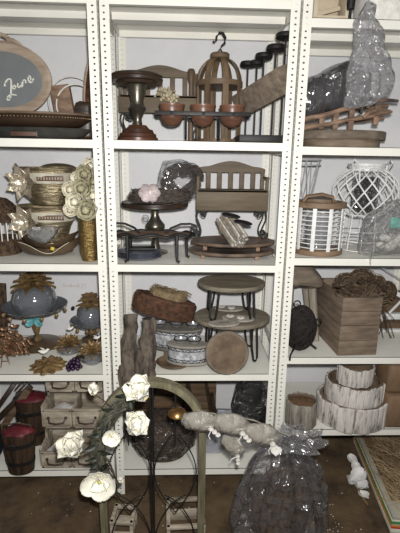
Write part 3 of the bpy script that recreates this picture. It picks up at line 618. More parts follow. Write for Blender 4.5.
# ================================================================== MIDDLE BAY
def bench(label, x0, x1, ycrest, yseat_t, yseat_b, Y, Z, m_='bench_wood'):
    """doll bench: crest rail, slats, arms, deep front apron, scrolled iron legs"""
    c = at((x0+x1)/2, ycrest, Y+.05); W = px(x1-x0, ycrest, Y+.05); H = c.z-Z; zt = at((x0+x1)/2, yseat_t, Y-.07).z-Z; zb = at((x0+x1)/2, yseat_b, Y-.07).z-Z
    t = thing('doll_bench', label, 'bench', (c.x, Y, Z), group='small slatted benches with iron legs'); d = .13
    mb = MB(); n = 24; top = []; bot = []
    for i in range(n+1):
        u = i/n*2-1; x = u*W/2; e = max(0, 1-abs(u))
        z = H-.03+.030*max(0, math.cos(u*PI*.75))**1.2 if abs(u) < .66 else H-.03-.012*((abs(u)-.66)/.34)**2; top.append((x, z)); bot.append((x, H-.062))
    mb.prism(top+bot[::-1], d/2-.014, d/2); mb.build('crest_rail', m_, t)
    for sx in (-1, 1): MB().bbox((sx*(W/2-.012), d/2-.007, (H-.06+zb)/2+.01), (.022, .016, H-.06-zb), .003).build('back_post', m_, t)
    ns = 5
    for i in range(ns):
        x = (i-(ns-1)/2)*W*.165; MB().bbox((x, d/2-.006, (H-.06+zt)/2), (.027, .009, H-.055-zt), .002).build('slat', m_, t)
    mb = MB(); mb.bbox((0, 0, zt-.008), (W*.99, d, .014), .003); mb.build('seat', m_, t)
    mb = MB(); mb.bbox((0, -d/2+.008, (zt+zb)/2), (W*1.03, .016, zt-zb), .004); mb.build('front_apron', m_, t)
    for sx in (-1, 1):
        mb = MB(); ax = sx*(W/2-.004); za = zt+(H-zt)*.42; mb.bbox((ax, 0, za), (.018, d+.01, .012), .004); mb.bbox((ax, -d/2+.012, (za+zt)/2), (.016, .016, za-zt), .003); mb.build('arm', m_, t)
        for sy in (-1, 1):
            h = zb; mb = MB(); pts = []; x0_ = sx*(W/2-.012); yy = sy*(d/2-.015)
            for k in range(33):
                u = k/32; pts.append((x0_-sx*.0+sx*.012*math.sin(u*2*PI), yy, h*(1-u)+.004*(1-u)))
            mb.tube(pts, .0045, 6)
            for (cx_, cz_, r_, sgn) in ((x0_-sx*.026, h-.024, .018, 1), (x0_+sx*.014, .022, .017, -1)):
                sp = [(cx_+sgn*sx*(r_*(1-.75*k/26))*math.cos(k/26*3.3*PI), yy, cz_+(r_*(1-.75*k/26))*math.sin(k/26*3.3*PI)) for k in range(27)]; mb.tube(sp, .0035, 6)
            mb.tube([(x0_-sx*.05, yy, h-.003), (x0_+sx*.005, yy, h-.003)], .004, 6); mb.build('leg', 'black', t)
    return t, c.x, W, zt, zb
bench('small brown slatted bench behind the copper cups on the upper shelf', 122, 198, 65, 95, 113, .40, S2)
def cake_stand(label, px_c, hw, y_disc_t, y_disc_b, Y, Z, stem_m, disc_m, base_hw=0, prof=None, base_m=None, y_base=None, group=None, loc_top=False):
    X = at(px_c, y_disc_b, Y).x; zt = at(px_c, y_disc_t, Y).z-Z; zb = at(px_c, y_disc_b, Y).z-Z; r = px(hw, y_disc_b, Y)
    t = thing('cake_stand', label, 'cake stand', (X, Y, Z), group=group)
    return t, X, r, zb, zt
t, X, r, zb, zt = cake_stand('pedestal cake stand with dark double disc, pewter stem and turned red wood base', 137, 26, 77, 86, .14, S2, None, None)
mb = MB(); mb.lathe([(.0001, zb+.004), (r*.75, zb+.004), (r*.80, zb+.016), (r*.97, zb+.018), (r, zb+.03), (r*.96, zb+.036), (r*.99, zb+.044), (r*.93, zb+.05), (.0001, zb+.046)], n=48); mb.build('top_disc', 'dark_wood', t)
h = zb; mb = MB(); mb.lathe([(.0001, .055), (.036, .058), (.024, .07), (.02, h*.42), (.034, h*.52), (.044, h*.6), (.034, h*.66), (.030, h*.72), (.040, h*.86), (.045, h*.98), (.05, h+.005), (.0001, h+.005)], n=28); mb.build('stem', 'pewter', t)
mb = MB(); rb_ = px(20, 135, .14); mb.lathe([(.0001, 0), (rb_, 0), (rb_, .014), (rb_*.93, .018), (rb_*.9, .034), (rb_*.80, .038), (rb_*.74, .054), (rb_*.58, .058), (rb_*.42, .076), (.0001, .078)], n=40); mb.build('turned_base', 'red_wood', t)
# dried flowers
c = at(168, 97, .30); t = thing('dried_flowers', 'pale bunch of dried flowers lying against the slatted bench on the upper shelf', 'dried flowers', c); rr = random.Random(3); mb = MB(); mbs = MB()
for i in range(90):
    u = rr.random(); q = Vector((-.05+.10*u+rr.gauss(0, .010), rr.gauss(0, .012), .022-.0*u+rr.gauss(0, .014)-.055*max(0, u-.55)*2)); mb.ball(q, rr.uniform(.006, .0105), 6)
for i in range(14): mbs.tube([(-.01+rr.uniform(-.04, .04), 0, .0), (.02, rr.uniform(-.01, .01), -.03), (.035, 0, -.07)], .0016, 4)
mb.build('flower_heads', 'dried', t); mbs.build('stems', 'straw', t)
# wooden birdcage lantern with hook
Y = .36; c = at(218, 135, Y); X = c.x; ztop = at(218, 56, Y).z-S2; r = px(22.5, 100, Y); zband = at(218, 85, Y).z-S2
t = thing('birdcage_lantern', 'domed wooden slat birdcage lantern with a black hook on top', 'lantern', (X, Y, S2))
for z, n_ in ((zband, 'upper_hoop'), (.012, 'lower_hoop')):
    mb = MB(); mb.lathe([(r*.98, z-.013), (r*1.03, z-.013), (r*1.03, z+.013), (r*.98, z+.013)], n=40); mb.build(n_, 'brown_wood', t)
for i in range(8):
    a = 2*PI*i/8+.2; pts = [(r*math.cos(a), r*math.sin(a), 0.002), (r*math.cos(a), r*math.sin(a), zband*.5), (r*math.cos(a), r*math.sin(a), zband)]
    for k in range(1, 9): e = PI/2*k/8; q = r*math.cos(e)*.86+r*.14; q = q*1.0; pts.append((q*math.cos(a), q*math.sin(a), zband+(ztop-zband-.01)*math.sin(e)))
    mb = MB(); vs = []; w_ = .016; n_ = len(pts)
    for (x, y, z) in pts:
        tx, ty = -math.sin(a), math.cos(a)
        for dr in (-.003, .003):
            for sg in (-1, 1): vs.append((x+tx*w_*sg+math.cos(a)*dr, y+ty*w_*sg+math.sin(a)*dr, z))
    fs = [(0, 1, 3, 2), (4*n_-4, 4*n_-2, 4*n_-1, 4*n_-3)]
    for k in range(n_-1):
        b = 4*k; fs += [(b, b+4, b+5, b+1), (b+2, b+3, b+7, b+6), (b, b+2, b+6, b+4), (b+1, b+5, b+7, b+3)]
    mb.add(vs, fs); mb.build('slat', 'brown_wood_upright', t)
mb = MB(); mb.lathe(rb(r*.42, ztop-.014, ztop+.012, .004), n=28); mb.build('top_cap', 'brown_wood', t)
mb = MB(); mb.lathe(rb(r*.97, .002, .012), n=36); mb.build('floor_disc', 'brown_wood', t)
mb = MB(); hz = at(218, 32, Y).z-S2; h = hz-ztop
mb.tube([(.009*math.cos(2*PI*k/14), 0, ztop+.022+.011*math.sin(2*PI*k/14)) for k in range(14)], .003, 6, True)
pts = [(0, 0, ztop+.032), (.008, 0, ztop+.05), (.024, 0, ztop+h*.55), (.026, 0, ztop+h*.75), (.012, 0, ztop+h*.95), (-.006, 0, ztop+h*.97), (-.020, 0, ztop+h*.82), (-.022, 0, ztop+h*.64), (-.030, 0, ztop+h*.56), (-.040, 0, ztop+h*.62)]
mb.tube(pts, [.004, .005, .007, .008, .008, .007, .006, .0055, .005, .004], 8); mb.build('hook', 'black', t)
# little post behind
Y = .44; c = at(191, 105, Y); z1 = at(191, 69, Y).z-S2; mb = MB(); mb.lathe([(.0001, 0), (.03, 0), (.032, .012), (.016, .02), (.014, z1*.3), (.02, z1*.36), (.014, z1*.42), (.013, z1*.8), (.019, z1*.86), (.022, z1*.97), (.015, z1), (.0001, z1)], n=18)
one(mb, 'turned_post', 'brown_wood_upright', 'slim brown turned wooden post between the bench and the birdcage lantern', 'candlestick', (c.x, Y, S2))
# strap rack with three copper coloured cups
Y = .10; z = at(203, 115, Y).z-S2; xa, xb = at(156, 115, Y).x, at(249, 115, Y).x; X = (xa+xb)/2; rc = px(12.2, 115, Y)
t = thing('cup_rack', 'black iron strap rack holding three copper-brown cups at the shelf front', 'cup rack', (X, Y, S2)); hs = .010
for sy in (-1, 1):
    mb = MB(); mb.bbox((0, sy*(rc+.003), z), (xb-xa, .005, .020), .0015); mb.build('strap', 'dark_metal', t)
for sx in (-1, 1): MB().bbox((sx*(xb-xa)/2, 0, z), (.005, rc*2+.01, .020), .0015).build('end_strap', 'dark_metal', t)
for sx in (-.34, .34):
    mb = MB(); fx = sx*(xb-xa)*.52; mb.tube([(fx, -rc-.004, z-.01), (fx, -rc*.6, .03), (fx, -rc-.01, .004)], .0045, 6); mb.tube([(fx, rc+.004, z-.01), (fx, rc*.6, .03), (fx, rc+.01, .004)], .0045, 6); mb.tube([(fx, -rc-.01, .005), (fx, rc+.01, .005)], .0045, 6)
    mb.build('foot', 'dark_metal', t)
for i, xx in enumerate((172, 203, 232)):
    cx_ = at(xx, 118, Y).x; mb = MB(); mb.shell([(rc*.30, 0), (rc*.72, .012), (rc*.94, .04), (rc*1.0, .075), (rc*1.0, .085), (rc*1.06, .092), (rc*1.06, .100)], .005, n=32)
    o = one(mb, 'round_cup', 'copper_wood', ('leftmost', 'middle', 'rightmost')[i]+' copper-brown round cup in the iron strap rack', 'cup', (cx_, Y, S2+z-.055), group='copper-brown cups')
    MB().ball((cx_-X, -rc-.006, z), (.007, .003, .007), 10).build('rivet', 'black', t)
# candelabra beam
t = thing('candle_beam', 'slanting grey wooden beam pierced by five black iron candle spikes on a dark base', 'candle holder', (at(262, 135, .25).x, .22, S2)); o_ = t.location.copy()
mb = MB(); b0 = at(241, 135, .10).x-o_.x; b1 = at(286, 135, .16).x-o_.x; mb.bbox(((b0+b1)/2, 0.0, .020), (b1-b0+.02, .27, .036), .004); mb.build('base_block', 'black', t)
a = at(288, 78, .045)-o_; b = at(241, 106, .36)-o_; mb = MB(); plank(mb, a, b, .125, .075); mb.build('beam', 'grey_wood', t, wob=.004, wsc=25)
for i, (x, y, rpx, Y) in enumerate(((286, 38, 9.5, .09), (276, 50, 9, .14), (264, 58, 8, .20), (257, 65, 6.5, .26), (248, 66, 7, .31))):
    p = at(x, y, Y)-o_; r = px(rpx+.8, y, Y); mb = MB(); yb = min(Y-o_.y, .04)
    mb.tube([(p.x, p.y, p.z), (p.x, p.y, .036)], .0048, 8); k = mb.build('spike', 'black', t)
    mb = MB(); mb.lathe([(.0001, -.004), (r*.8, -.006), (r, 0), (r, .014), (r*.9, .020), (.0001, .018)], n=28, c=(p.x, p.y, p.z)); mb.build('candle_plate', 'black', t)
# --- second shelf (S3)
def twigs(mb, path, n, rad, r, seed=1, closed=True, sy=1):
    """n thin strands wound loosely along a path"""
    q = random.Random(seed); m_ = len(path)
    for s_ in range(n):
        ph, tw, ro = q.uniform(0, 2*PI), q.uniform(-4, 4), rad*q.uniform(.35, 1.0); pts = []; ln = m_ if (closed and q.random() < .5) else int(m_*q.uniform(.35, .8)); st = q.randrange(m_)
        for k in range(ln):
            i = (st+k) % m_ if closed else min(st % max(1, m_-ln+1)+k, m_-1); p = Vector(path[i]); t_ = Vector(path[(i+1) % m_ if closed else min(i+1, m_-1)])-Vector(path[i-1 if closed else max(i-1, 0)]); a_, b_ = frame(t_)
            an = ph+tw*k/m_*2*PI*.5; jr = ro*(1+.35*noise.noise(Vector((k*.35, s_*3.1, 0)))); pts.append(p+a_*math.cos(an)*jr+b_*math.sin(an)*jr*sy)
        mb.tube(pts, r*q.uniform(.7, 1.3), 5)
t, X, r, zb, zt = cake_stand('pewter-stemmed cake stand with a thin dark disc, under the twig heart', 155, 33, 202, 207, .28, S3, None, None)
mb = MB(); mb.lathe([(.0001, zb), (r*.97, zb+.002), (r, zb+.008), (r, zt), (r*.98, zt+.002), (r*.95, zt-.003), (.0001, zt-.004)], n=48); mb.build('top_disc', 'dark_wood', t)
h = zb; mb = MB(); mb.lathe([(.0001, 0), (.07, 0), (.07, .008), (.03, .02), (.018, h*.3), (.03, h*.42), (.055, h*.55), (.055, h*.62), (.03, h*.74), (.02, h*.84), (.026, h*.97), (.04, h), (.0001, h)], n=28); mb.build('stem', 'pewter', t)
zz = S3+zt
mb = MB(); mb.lathe([(.0001, 0), (.012, .003), (.018, .02), (.014, .035), (.0001, .04)], n=14); one(mb, 'glass_charm', 'clear_glass', 'small clear glass charm hanging under the pewter-stemmed cake stand', 'charm', (at(145, 217, .16).x, .19, at(145, 222, .19).z))
Y = .27; c = at(180, 184, Y); t = thing('twig_heart', 'brown twig heart wreath standing on the pewter-stemmed cake stand', 'wreath', (c.x, Y, zz+.002)); path = []
rh = px(17, 180, Y)
for k in range(40):
    a = 2*PI*k/40; x = 16*math.sin(a)**3/16; z = (13*math.cos(a)-5*math.cos(2*a)-2*math.cos(3*a)-math.cos(4*a))/16
    path.append((rh*1.15*x*.8+z*.02+.015, .0, rh*.98*(z*.6+.4*math.cos(a))+rh*1.2))
mb = MB(T=rot(-8, 0, 14)); twigs(mb, path, 90, .036, .0018, 4); mb.build('twigs', 'twig_grey', t)
mb = MB(); rr = random.Random(9); mb.lathe([(.0001, .0), (.12, .0), (.13, .03), (.12, .045), (.08, .055), (.05, .05), (.0001, .03)], n=36, sy=.62, wob=.2)
mb2 = MB(); twigs(mb2, circ(.085, 40, .036, 1.65, .75), 90, .038, .002, 6); c2 = at(160, 194, Y)
one(mb2, 'twig_nest', 'twig_grey', 'low brown twig nest wrapped in film lying left of the twig heart', 'wreath', (c2.x, .23, zz+.004))
mb = MB(T=rot(-8, 0, 14)); mb.lathe([(.0001, -.01), (.09, .005), (.115, .07), (.11, .14), (.07, .20), (.0001, .225)], n=36, sy=.36, wob=.35, c=(0, 0, 0)); one(mb, 'clear_wrap', 'film_grey', 'clear film wrapped around the twig heart', 'plastic wrap', (c.x, Y, zz+.014), wob=.02, wsc=20, smooth=70)
mb = MB(); c3 = at(150, 187, .14)
for i in range(6):
    a = 2*PI*i/6; mb.petal((0, 0, 0), (math.cos(a), -.2, math.sin(a)*.7), (0, -1, 0), .062, .05, .25, .3, 1)
mb.petal((0, 0, 0), (.3, -.2, -1), (0, -1, 0), .06, .02, .1, .2, 2); mb.ball((0, -.01, 0), .012, 8)
one(mb, 'ribbon_bow', 'lilac', 'shiny pale lilac ribbon bow lying on the twig nest', 'bow', (c3.x, .135, zz+.062), wob=.004, wsc=30)
# iron legged tray
Y = .085; qf = on(170, 264, S3); z = at(152, 233, Y).z-S3; X = at(153, 233, Y).x; r = px(40, 233, Y)
t = thing('iron_leg_tray', 'oval wooden tray on black iron legs with curled iron handles, below the pewter-stemmed stand', 'tray', (X, Y, S3))
mb = MB(); mb.lathe(rb(r*.97, z-.012, z), n=48, sy=.36); mb.build('wood_top', 'rust_wood', t)
mb = MB(); vs = []; n = 72
mb.tube([(r*(1+.03*math.sin(k*PI/4))*math.cos(2*PI*k/n), r*.36*(1+.06*math.sin(k*PI/4))*math.sin(2*PI*k/n), z-.004-.006*math.sin(k*PI/4)) for k in range(n)], .0095, 8, True); mb.build('iron_rim', 'black', t)
for sx in (-1, 1):
    for sy in (-1, 1):
        x = sx*r*.60+(.05 if sx > 0 and sy > 0 else 0); mb = MB(); mb.tube([(x, sy*r*.26, z-.004), (x, sy*r*.30, z*.45), (x+sx*.002, sy*r*.30, .012), (x+sx*.014, sy*r*.31, .006)], [.010, .009, .008, .010], 8); mb.build('leg', 'black', t)
    mb = MB(); xe = sx*r*.93; mb.tube([(xe-sx*.13, -.02, z), (xe-sx*.10, -.01, z+.028), (xe-sx*.05, 0, z+.048), (xe+sx*.0, 0, z+.05), (xe+sx*.03, 0, z+.04)], .006, 8)
    sp = [(xe+sx*(.02-(.018*(1-.7*k/20))*math.cos(k/20*3*PI)), 0, z+.028+(.018*(1-.7*k/20))*math.sin(k/20*3*PI)) for k in range(21)]; mb.tube(sp, .004, 6); mb.tube([(xe, 0, z), (xe+sx*.01, 0, z+.03)], .005, 6); mb.build('handle', 'black', t)
q = on(142, 253, S3)
for k in range(5):
    mb = MB(); mb.shell([(.06, 0), (.10, .006), (.12, .016), (.122, .018)], .003, n=40, sy=.62)
    one(mb, 'slate_plate', 'slate_plate', ('lowest', 'second lowest', 'middle', 'second from top', 'topmost')[k]+' dark blue-grey plate stacked under the iron-legged tray', 'plate', (q.x, .115, S3+.001+k*.0072), group='stacked dark plates')
mb = MB(); mb.bbox((0, 0, 0), (.15, .07, .012), .003); one(mb, 'black_box', 'black', 'flat black box lying on top of the stacked dark plates', 'box', (q.x+.012, .118, S3+.059), rz=.05)
# second bench, on the low round stands
def round_stand(label, x, y, hw, Zb, zt_, feet=True, Yc=None, m_='rose_tray'):
    q = on(x, y, Zb+zt_); Y = Yc if Yc else q.y; r = px(hw, y, Y); t = thing('round_stand', label, 'stand', (q.x, Y, Zb), group='low round trays with rusty feet')
    mb = MB(); mb.lathe([(.0001, zt_-.020), (r*.96, zt_-.020), (r, zt_-.014), (r, zt_-.002), (r*.97, zt_), (r*.93, zt_-.004), (.0001, zt_-.004)], n=56, sy=.62); mb.build('disc', m_, t)
    for i in range(4):
        a = PI/4+PI/2*i+(-.12); mb = MB(); fx, fy = r*.86*math.cos(a), r*.54*math.sin(a); mb.bbox((fx, fy, (zt_-.016)/2), (.022, .022, zt_-.018), .003); mb.build('foot', 'rust_wood', t)
    return q, Y, r
q1, Yr, r1 = round_stand('lower low round tray with rusty wooden feet, on the shelf under the bench', 231, 248, 43, S3, .042, Yc=.215)
zt2 = .075
q2, Yr2, r2 = round_stand('upper low round tray with rusty wooden feet, carrying the bench and twig bundle', 233, 240, 42, S3+.043, .045, Yc=.235)
ZB = S3+.089
bench('small brown slatted bench with scrolled iron legs standing on the low round trays', 197, 266, 161, 190, 211, .30, ZB)
cb = at(232, 230, .10); t = thing('stick_bundle', 'tied bundle of thin grey sticks lying in front of the bench', 'stick bundle', (cb.x, .10, cb.z))
t_ = Vector((.30, -.62, -.42)).normalized(); A_, B_ = frame(t_); rr = random.Random(2)
for i in range(60):
    rad = .052*math.sqrt((i+.5)/60); an = i*2.4; of = A_*math.cos(an)*rad+B_*math.sin(an)*rad*.9; L = rr.uniform(.082, .097)
    mb = MB(); mb.tube([of-t_*L, of+t_*(L+rr.uniform(-.01, .01))], .0052, 6); mb.build('stick', 'stick_grey' if i % 3 else 'bark_white', t)
mb = MB(); mb.tube([t_*-.03+A_*math.cos(2*PI*k/24)*.057+B_*math.sin(2*PI*k/24)*.052 for k in range(24)], .0025, 5, True)
mb.build('twine', 'straw', t)
for i, (x, y, lab) in enumerate(((231, 216, 'left dark oval tag resting on the stick bundle'), (243, 223, 'right dark oval tag resting on the stick bundle'))):
    mb = MB(T=rot(18, 10, 0)); mb.lathe(rb(.05, 0, .006), n=28, sy=.5); p = at(x, y, .10-.02*i); one(mb, 'dark_tag', 'black', lab, 'tag', (p.x, .10-.02*i, p.z), group='dark oval tags')
# --- third shelf (S4)
Y = .16; c = at(162, 306, Y)
t = thing('fibre_basket', 'red-brown woven fibre block topped with straw, lying over the bark and the candle holders', 'basket', (c.x, Y, c.z-.055)); T = rot(0, 14, 0)@Matrix.Diagonal((1, 1, 1.35, 1))
hx = px(31, 306, Y); mb = MB(T=T); mb.lathe([(.0001, 0), (hx*.85, 0), (hx, .02), (hx, .065), (hx*.93, .082), (.0001, .085)], n=40, sy=.38, wob=.12); mb.build('core', 'twig_red', t, wob=.008, wsc=30)
mb = MB(T=T)
for z_ in (.012, .03, .05, .068): twigs(mb, circ(hx*.985, 44, z_, 1, .40), 14, .007, .0016, int(z_*1000))
mb.build('woven_fibre', 'twig_red', t)
mb = MB(T=T); rr = random.Random(8); mb.lathe([(.0001, .082), (hx*.58, .082), (hx*.62, .10), (hx*.5, .112), (.0001, .115)], n=32, sy=.42, c=(.012, -.0, 0), wob=.2)
for i in range(90):
    x, y = rr.uniform(-.6, .6)*hx, rr.uniform(-.04, .05); a = rr.uniform(0, PI); L = rr.uniform(.015, .035); mb.tube([(x-L*math.cos(a)+.012, y-L*math.sin(a)*.6, .112), (x+.012, y, .118), (x+L*math.cos(a)+.012, y+L*math.sin(a)*.6, .11)], .0013, 4)
mb.build('straw_top', 'straw_dark', t, label='golden straw top')
def bark_plank(label, x0, x1, yt, yb, Yt, Yb, m_, seed):
    a = at((x0+x1)/2+2, yt, Yt); b = at((x0+x1)/2-1, yb, Yb); w = px((x1-x0)/2, yb, Yb); mb = MB(); pts = []; rad = []; rr = random.Random(seed)
    for k in range(13): u = k/12; pts.append(Vector((0, 0, 0))+(a-b)*u+Vector((.006*math.sin(u*7+seed), 0, 0))); rad.append(w*(.72+.35*math.sin(PI*min(1, u*1.1+.12))+rr.uniform(-.07, .07)))
    mb.tube(pts, rad, 14, flat=.38, ref=(0, 1, 0)); one(mb, 'bark_slab', m_, label, 'bark', b, wob=.016, wsc=30, group='rough bark slabs', smooth=60)
bark_plank('left rough grey-brown bark slab leaning out over the shelf edge beside the post', 119, 138, 314, 399, .10, -.045, 'gnarled', 1)
bark_plank('right rough grey-brown bark slab, beside the two-tier candle holders', 137, 156, 318, 388, .06, -.05, 'gnarled', 2)
# candle holders with glass cups
def holder(label, xc, hw, ytop, ybase, Y, Z, cups, m_, ry=.42):
    X = at(xc, ytop, Y).x; r = px(hw, ytop, Y); H = at(xc, ytop, Y).z-Z; t = thing('tealight_holder', label, 'candle holder', (X, Y, Z), rz=-.12, group='oval tealight holders')
    mb = MB(); mb.lathe(rb(r, 0, .014, .004), n=48, sy=ry); mb.build('base', m_, t)
    mb = MB(); mb.lathe([(r*.9, .013), (r*.9, H-.014)], n=48, sy=ry); mb.build('body', 'band', t)
    mb = MB(); N = 34
    for z_ in (.024, H-.026):
        mb.tube(circ(r*.905, 48, z_-.007, 1, ry), .0018, 5, True); mb.tube(circ(r*.905, 48, z_+.008, 1, ry), .0018, 5, True)
        for k in range(N):
            a0, a1 = 2*PI*k/N, 2*PI*(k+1)/N; u = .008 if k % 2 else -.008
            mb.tube([(r*.91*math.cos(a0), r*.91*ry*math.sin(a0), z_-u), (r*.91*math.cos(a1), r*.91*ry*math.sin(a1), z_+u)], .0022, 4)
    mb.build('lace_trim', 'black', t, label='black and white lace trim')
    mb = MB(); mb.lathe(rb(r, H-.014, H, .004), n=48, sy=ry); mb.build('top', m_, t)
    for k in range(cups):
        x = (k-(cups-1)/2)*r*.62; mb = MB(); mb.shell([(.014, 0), (.028, .006), (.036, .020), (.038, .026)], .002, n=24)
        g = one(mb, 'glass_cup', 'clear_glass', ('left', 'middle', 'right')[k if cups == 3 else k*2]+' clear tealight cup on the '+('rear' if cups == 3 else 'front')+' oval holder', 'tealight cup', (X+x*math.cos(-.12), Y+x*math.sin(-.12), Z+H+.0005), group='clear tealight cups')
        c_ = MB(); c_.tube(circ(.038, 24, .026), .0026, 6, True); c_.build('glass_rim', 'dark_metal', g)
    return X, H
qd = on(174, 362, S4); mb = MB(); mb.shell([(.05, 0), (.085, .008), (.1, .025), (.102, .028)], .006, n=48, sy=.8); one(mb, 'wooden_dish', 'slice_wood', 'round turned wooden dish under the oval tealight holders', 'dish', (qd.x, .105, S4))
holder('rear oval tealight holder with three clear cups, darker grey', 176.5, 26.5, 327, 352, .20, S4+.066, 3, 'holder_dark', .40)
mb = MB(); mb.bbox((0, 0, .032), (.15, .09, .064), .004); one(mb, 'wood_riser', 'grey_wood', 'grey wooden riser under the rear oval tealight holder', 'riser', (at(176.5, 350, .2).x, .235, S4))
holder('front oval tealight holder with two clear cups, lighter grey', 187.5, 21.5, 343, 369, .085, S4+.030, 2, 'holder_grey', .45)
# hairpin stools
def hairpin(label, xc, yt, hw, Z, th, Y, sy=1.0):
    c = at(xc, yt, Y); r = px(hw, yt, Y); zt_ = c.z-Z; t = thing('hairpin_stool', label, 'stool', (c.x, Y, Z), group='round hairpin stools')
    mb = MB(); mb.lathe(rb(r, zt_-th, zt_, .004), n=60, sy=sy, wob=.012); mb.build('round_top', 'round_top', t)
    for i, a in enumerate((-2.35, -.75, .8, 2.4)):
        cx_, cy_ = r*.72*math.cos(a), r*.72*sy*math.sin(a); ta = a+PI/2; dx, dy = math.cos(ta)*.030, math.sin(ta)*.030; ox, oy = .02*math.cos(a), .02*math.sin(a); h = zt_-th
        pts = [(cx_-dx, cy_-dy, h), (cx_-dx*.9+ox*.6, cy_-dy*.9+oy*.6, h*.4), (cx_-dx*.65+ox, cy_-dy*.65+oy, .018), (cx_+ox-dx*.3, cy_+oy-dy*.3, .007), (cx_+ox+dx*.3, cy_+oy+dy*.3, .007), (cx_+dx*.65+ox, cy_+dy*.65+oy, .018), (cx_+dx*.9+ox*.6, cy_+dy*.9+oy*.6, h*.4), (cx_+dx, cy_+dy, h)]
        mb = MB(); mb.tube(pts, .0065, 8); mb.build('leg', 'black', t)
    return c.x, r, Z+zt_
Yl = .245
xl, rl, ztl = hairpin('lower, wider round wood stool on black hairpin legs, carrying the grey oval signs', 232, 315, 38, S4, .024, Yl, .78)
xu, ru, ztu = hairpin('upper, smaller round wood stool on black hairpin legs, standing on the lower one', 231.5, 281, 33.5, ztl, .024, Yl-.01, .80)
for i, (x, y, w_, lab, dz) in enumerate(((229, 308, 19, 'farthest grey oval sign with white hearts on the lower hairpin stool', 0), (238, 319, 20, 'middle grey oval sign with white hearts on the lower hairpin stool', 0), (225, 330, 19, 'nearest grey oval sign, hanging over the edge of the lower hairpin stool', 0))):
    q = on(x, y, ztl+.01); t = thing('heart_sign', lab, 'sign', (q.x, max(q.y, Yl-rl*.78-.01), ztl+.0015+i*.007), rz=(-.05, -.15, .12)[i], group='grey oval signs with hearts')
    mb = MB(); mb.lathe(rb(px(w_, y, .15)*.82, 0, .010), n=36, sy=.52); mb.build('oval_board', 'felt_grey', t)
    for hx_, hy_ in (((-.03, .01), (.01, -.008)) if i < 2 else ()):
        mb = MB(); n = 20; o2 = [(.014*math.sin(2*PI*k/n)**3+hx_, .0009*(13*math.cos(2*PI*k/n)-5*math.cos(4*PI*k/n)-2*math.cos(6*PI*k/n)-math.cos(8*PI*k/n))) for k in range(n)]
        vs = [(x_*1.5, hy_+z_*1.5, .010) for x_, z_ in o2]+[(x_*1.5, hy_+z_*1.5, .017) for x_, z_ in o2]; mb.add(vs, [tuple(range(n))[::-1], tuple(range(n, 2*n))]+[(k, (k+1) % n, n+(k+1) % n, n+k) for k in range(n)]); mb.build('heart', 'white_gloss', t)
    if i == 2:
        mb = MB()
        for r_ in range(3):
            for k in range(7-abs(r_-1)*2): mb.tube([(-.03+.011*k+abs(r_-1)*.01, -.012+.012*r_, .0105), (-.024+.011*k+abs(r_-1)*.01, -.010+.012*r_, .0105)], .0012, 4)
        mb.build('etched_marks', 'black', t)
p = at(227, 357, .02); r = px(20.5, 357, .02); T = rot(-12, 0, 6); mb = MB(T=Matrix.Translation((0, 0, r))@rot(78, 0, 4)); mb.lathe(rb(r, -.011, .011, .004), n=48, wob=.02)
t = thing('wood_slice', 'round brown wood slice leaning upright in front of the lower hairpin stool', 'wood slice', (p.x, .030, S4)); mb.build('slice', 'slice_wood', t)
mb = MB(T=Matrix.Translation((0, 0, r))@rot(78, 0, 4)); mb.tube(circ(r*.985, 48), .012, 8, True); mb.build('bark_edge', 'grey_wood', t)
# --- bottom shelf (S5)
t = thing('slatted_crate', 'brown wooden slatted panel leaning against the wall behind the arch', 'wooden panel', (at(168, 440, .45).x, .42, S5))
x0_, x1_ = at(130, 400, .45).x-t.location.x, at(216, 400, .45).x-t.location.x; ht = .50
for i in range(5): MB().bbox(((x0_+x1_)/2, .03+.008*i*0, .06+ht/5*(i+.0)), (x1_-x0_, .012, ht/5*.93), .003).build('board', 'brown_wood', t)
for i, u in enumerate((.25, .62)): mb = MB(); plank(mb, (x0_+(x1_-x0_)*u-.02, .015, .02), (x0_+(x1_-x0_)*(u+.1), .015, ht), .02, .012); mb.build('batten', 'dark_wood', t)
for i, (xx, dx) in enumerate(((196, .05), (214, .06))):
    a = at(xx, 428, .33)-t.location; b = at(xx-9, 381, .33)-t.location; mb = MB(); plank(mb, (a.x, -.04, .01), (b.x-.02, -.01, ht+.02), .022, .012); mb.build('brace', 'dark_wood', t)
mb = MB(); c = at(243, 380, .36); pts = [(c.x+px(31, 400, .36)*math.cos(a), 0, c.z+px(48, 400, .36)*math.sin(a)) for a in [PI+.1+k*(PI*.36)/16 for k in range(17)]]
zmin = min(p_[2] for p_ in pts); mb.tube([(x-c.x, 0, z-zmin+.02) for x, y, z in pts], .022, 8, flat=.6); one(mb, 'curved_frame', 'dark_wood', 'curved dark wooden frame piece between the slatted panel and the black bag', 'frame', (c.x, .34, S5+.0), smooth=60)
mb = MB(); mb.lathe([(.0001, 0), (.09, 0), (.115, .08), (.12, .2), (.10, .33), (.06, .40), (.03, .43), (.0001, .44)], n=36, sy=.6, wob=.3); one(mb, 'black_bag', 'dark_film', 'large crumpled black plastic bag standing at the right end of the bottom shelf', 'bag', (at(252, 430, .3).x, .36, S5), wob=.02, wsc=13, smooth=60)
mb = MB(); mb.lathe([(.0001, 0), (.08, 0), (.105, .08), (.11, .2), (.09, .32), (.05, .38), (.0001, .42)], n=36, sy=.6, wob=.2); one(mb, 'stuffed_sack', 'black', 'black sack inside the large black plastic bag', 'sack', (at(252, 430, .3).x, .36, S5+.004), smooth=60)
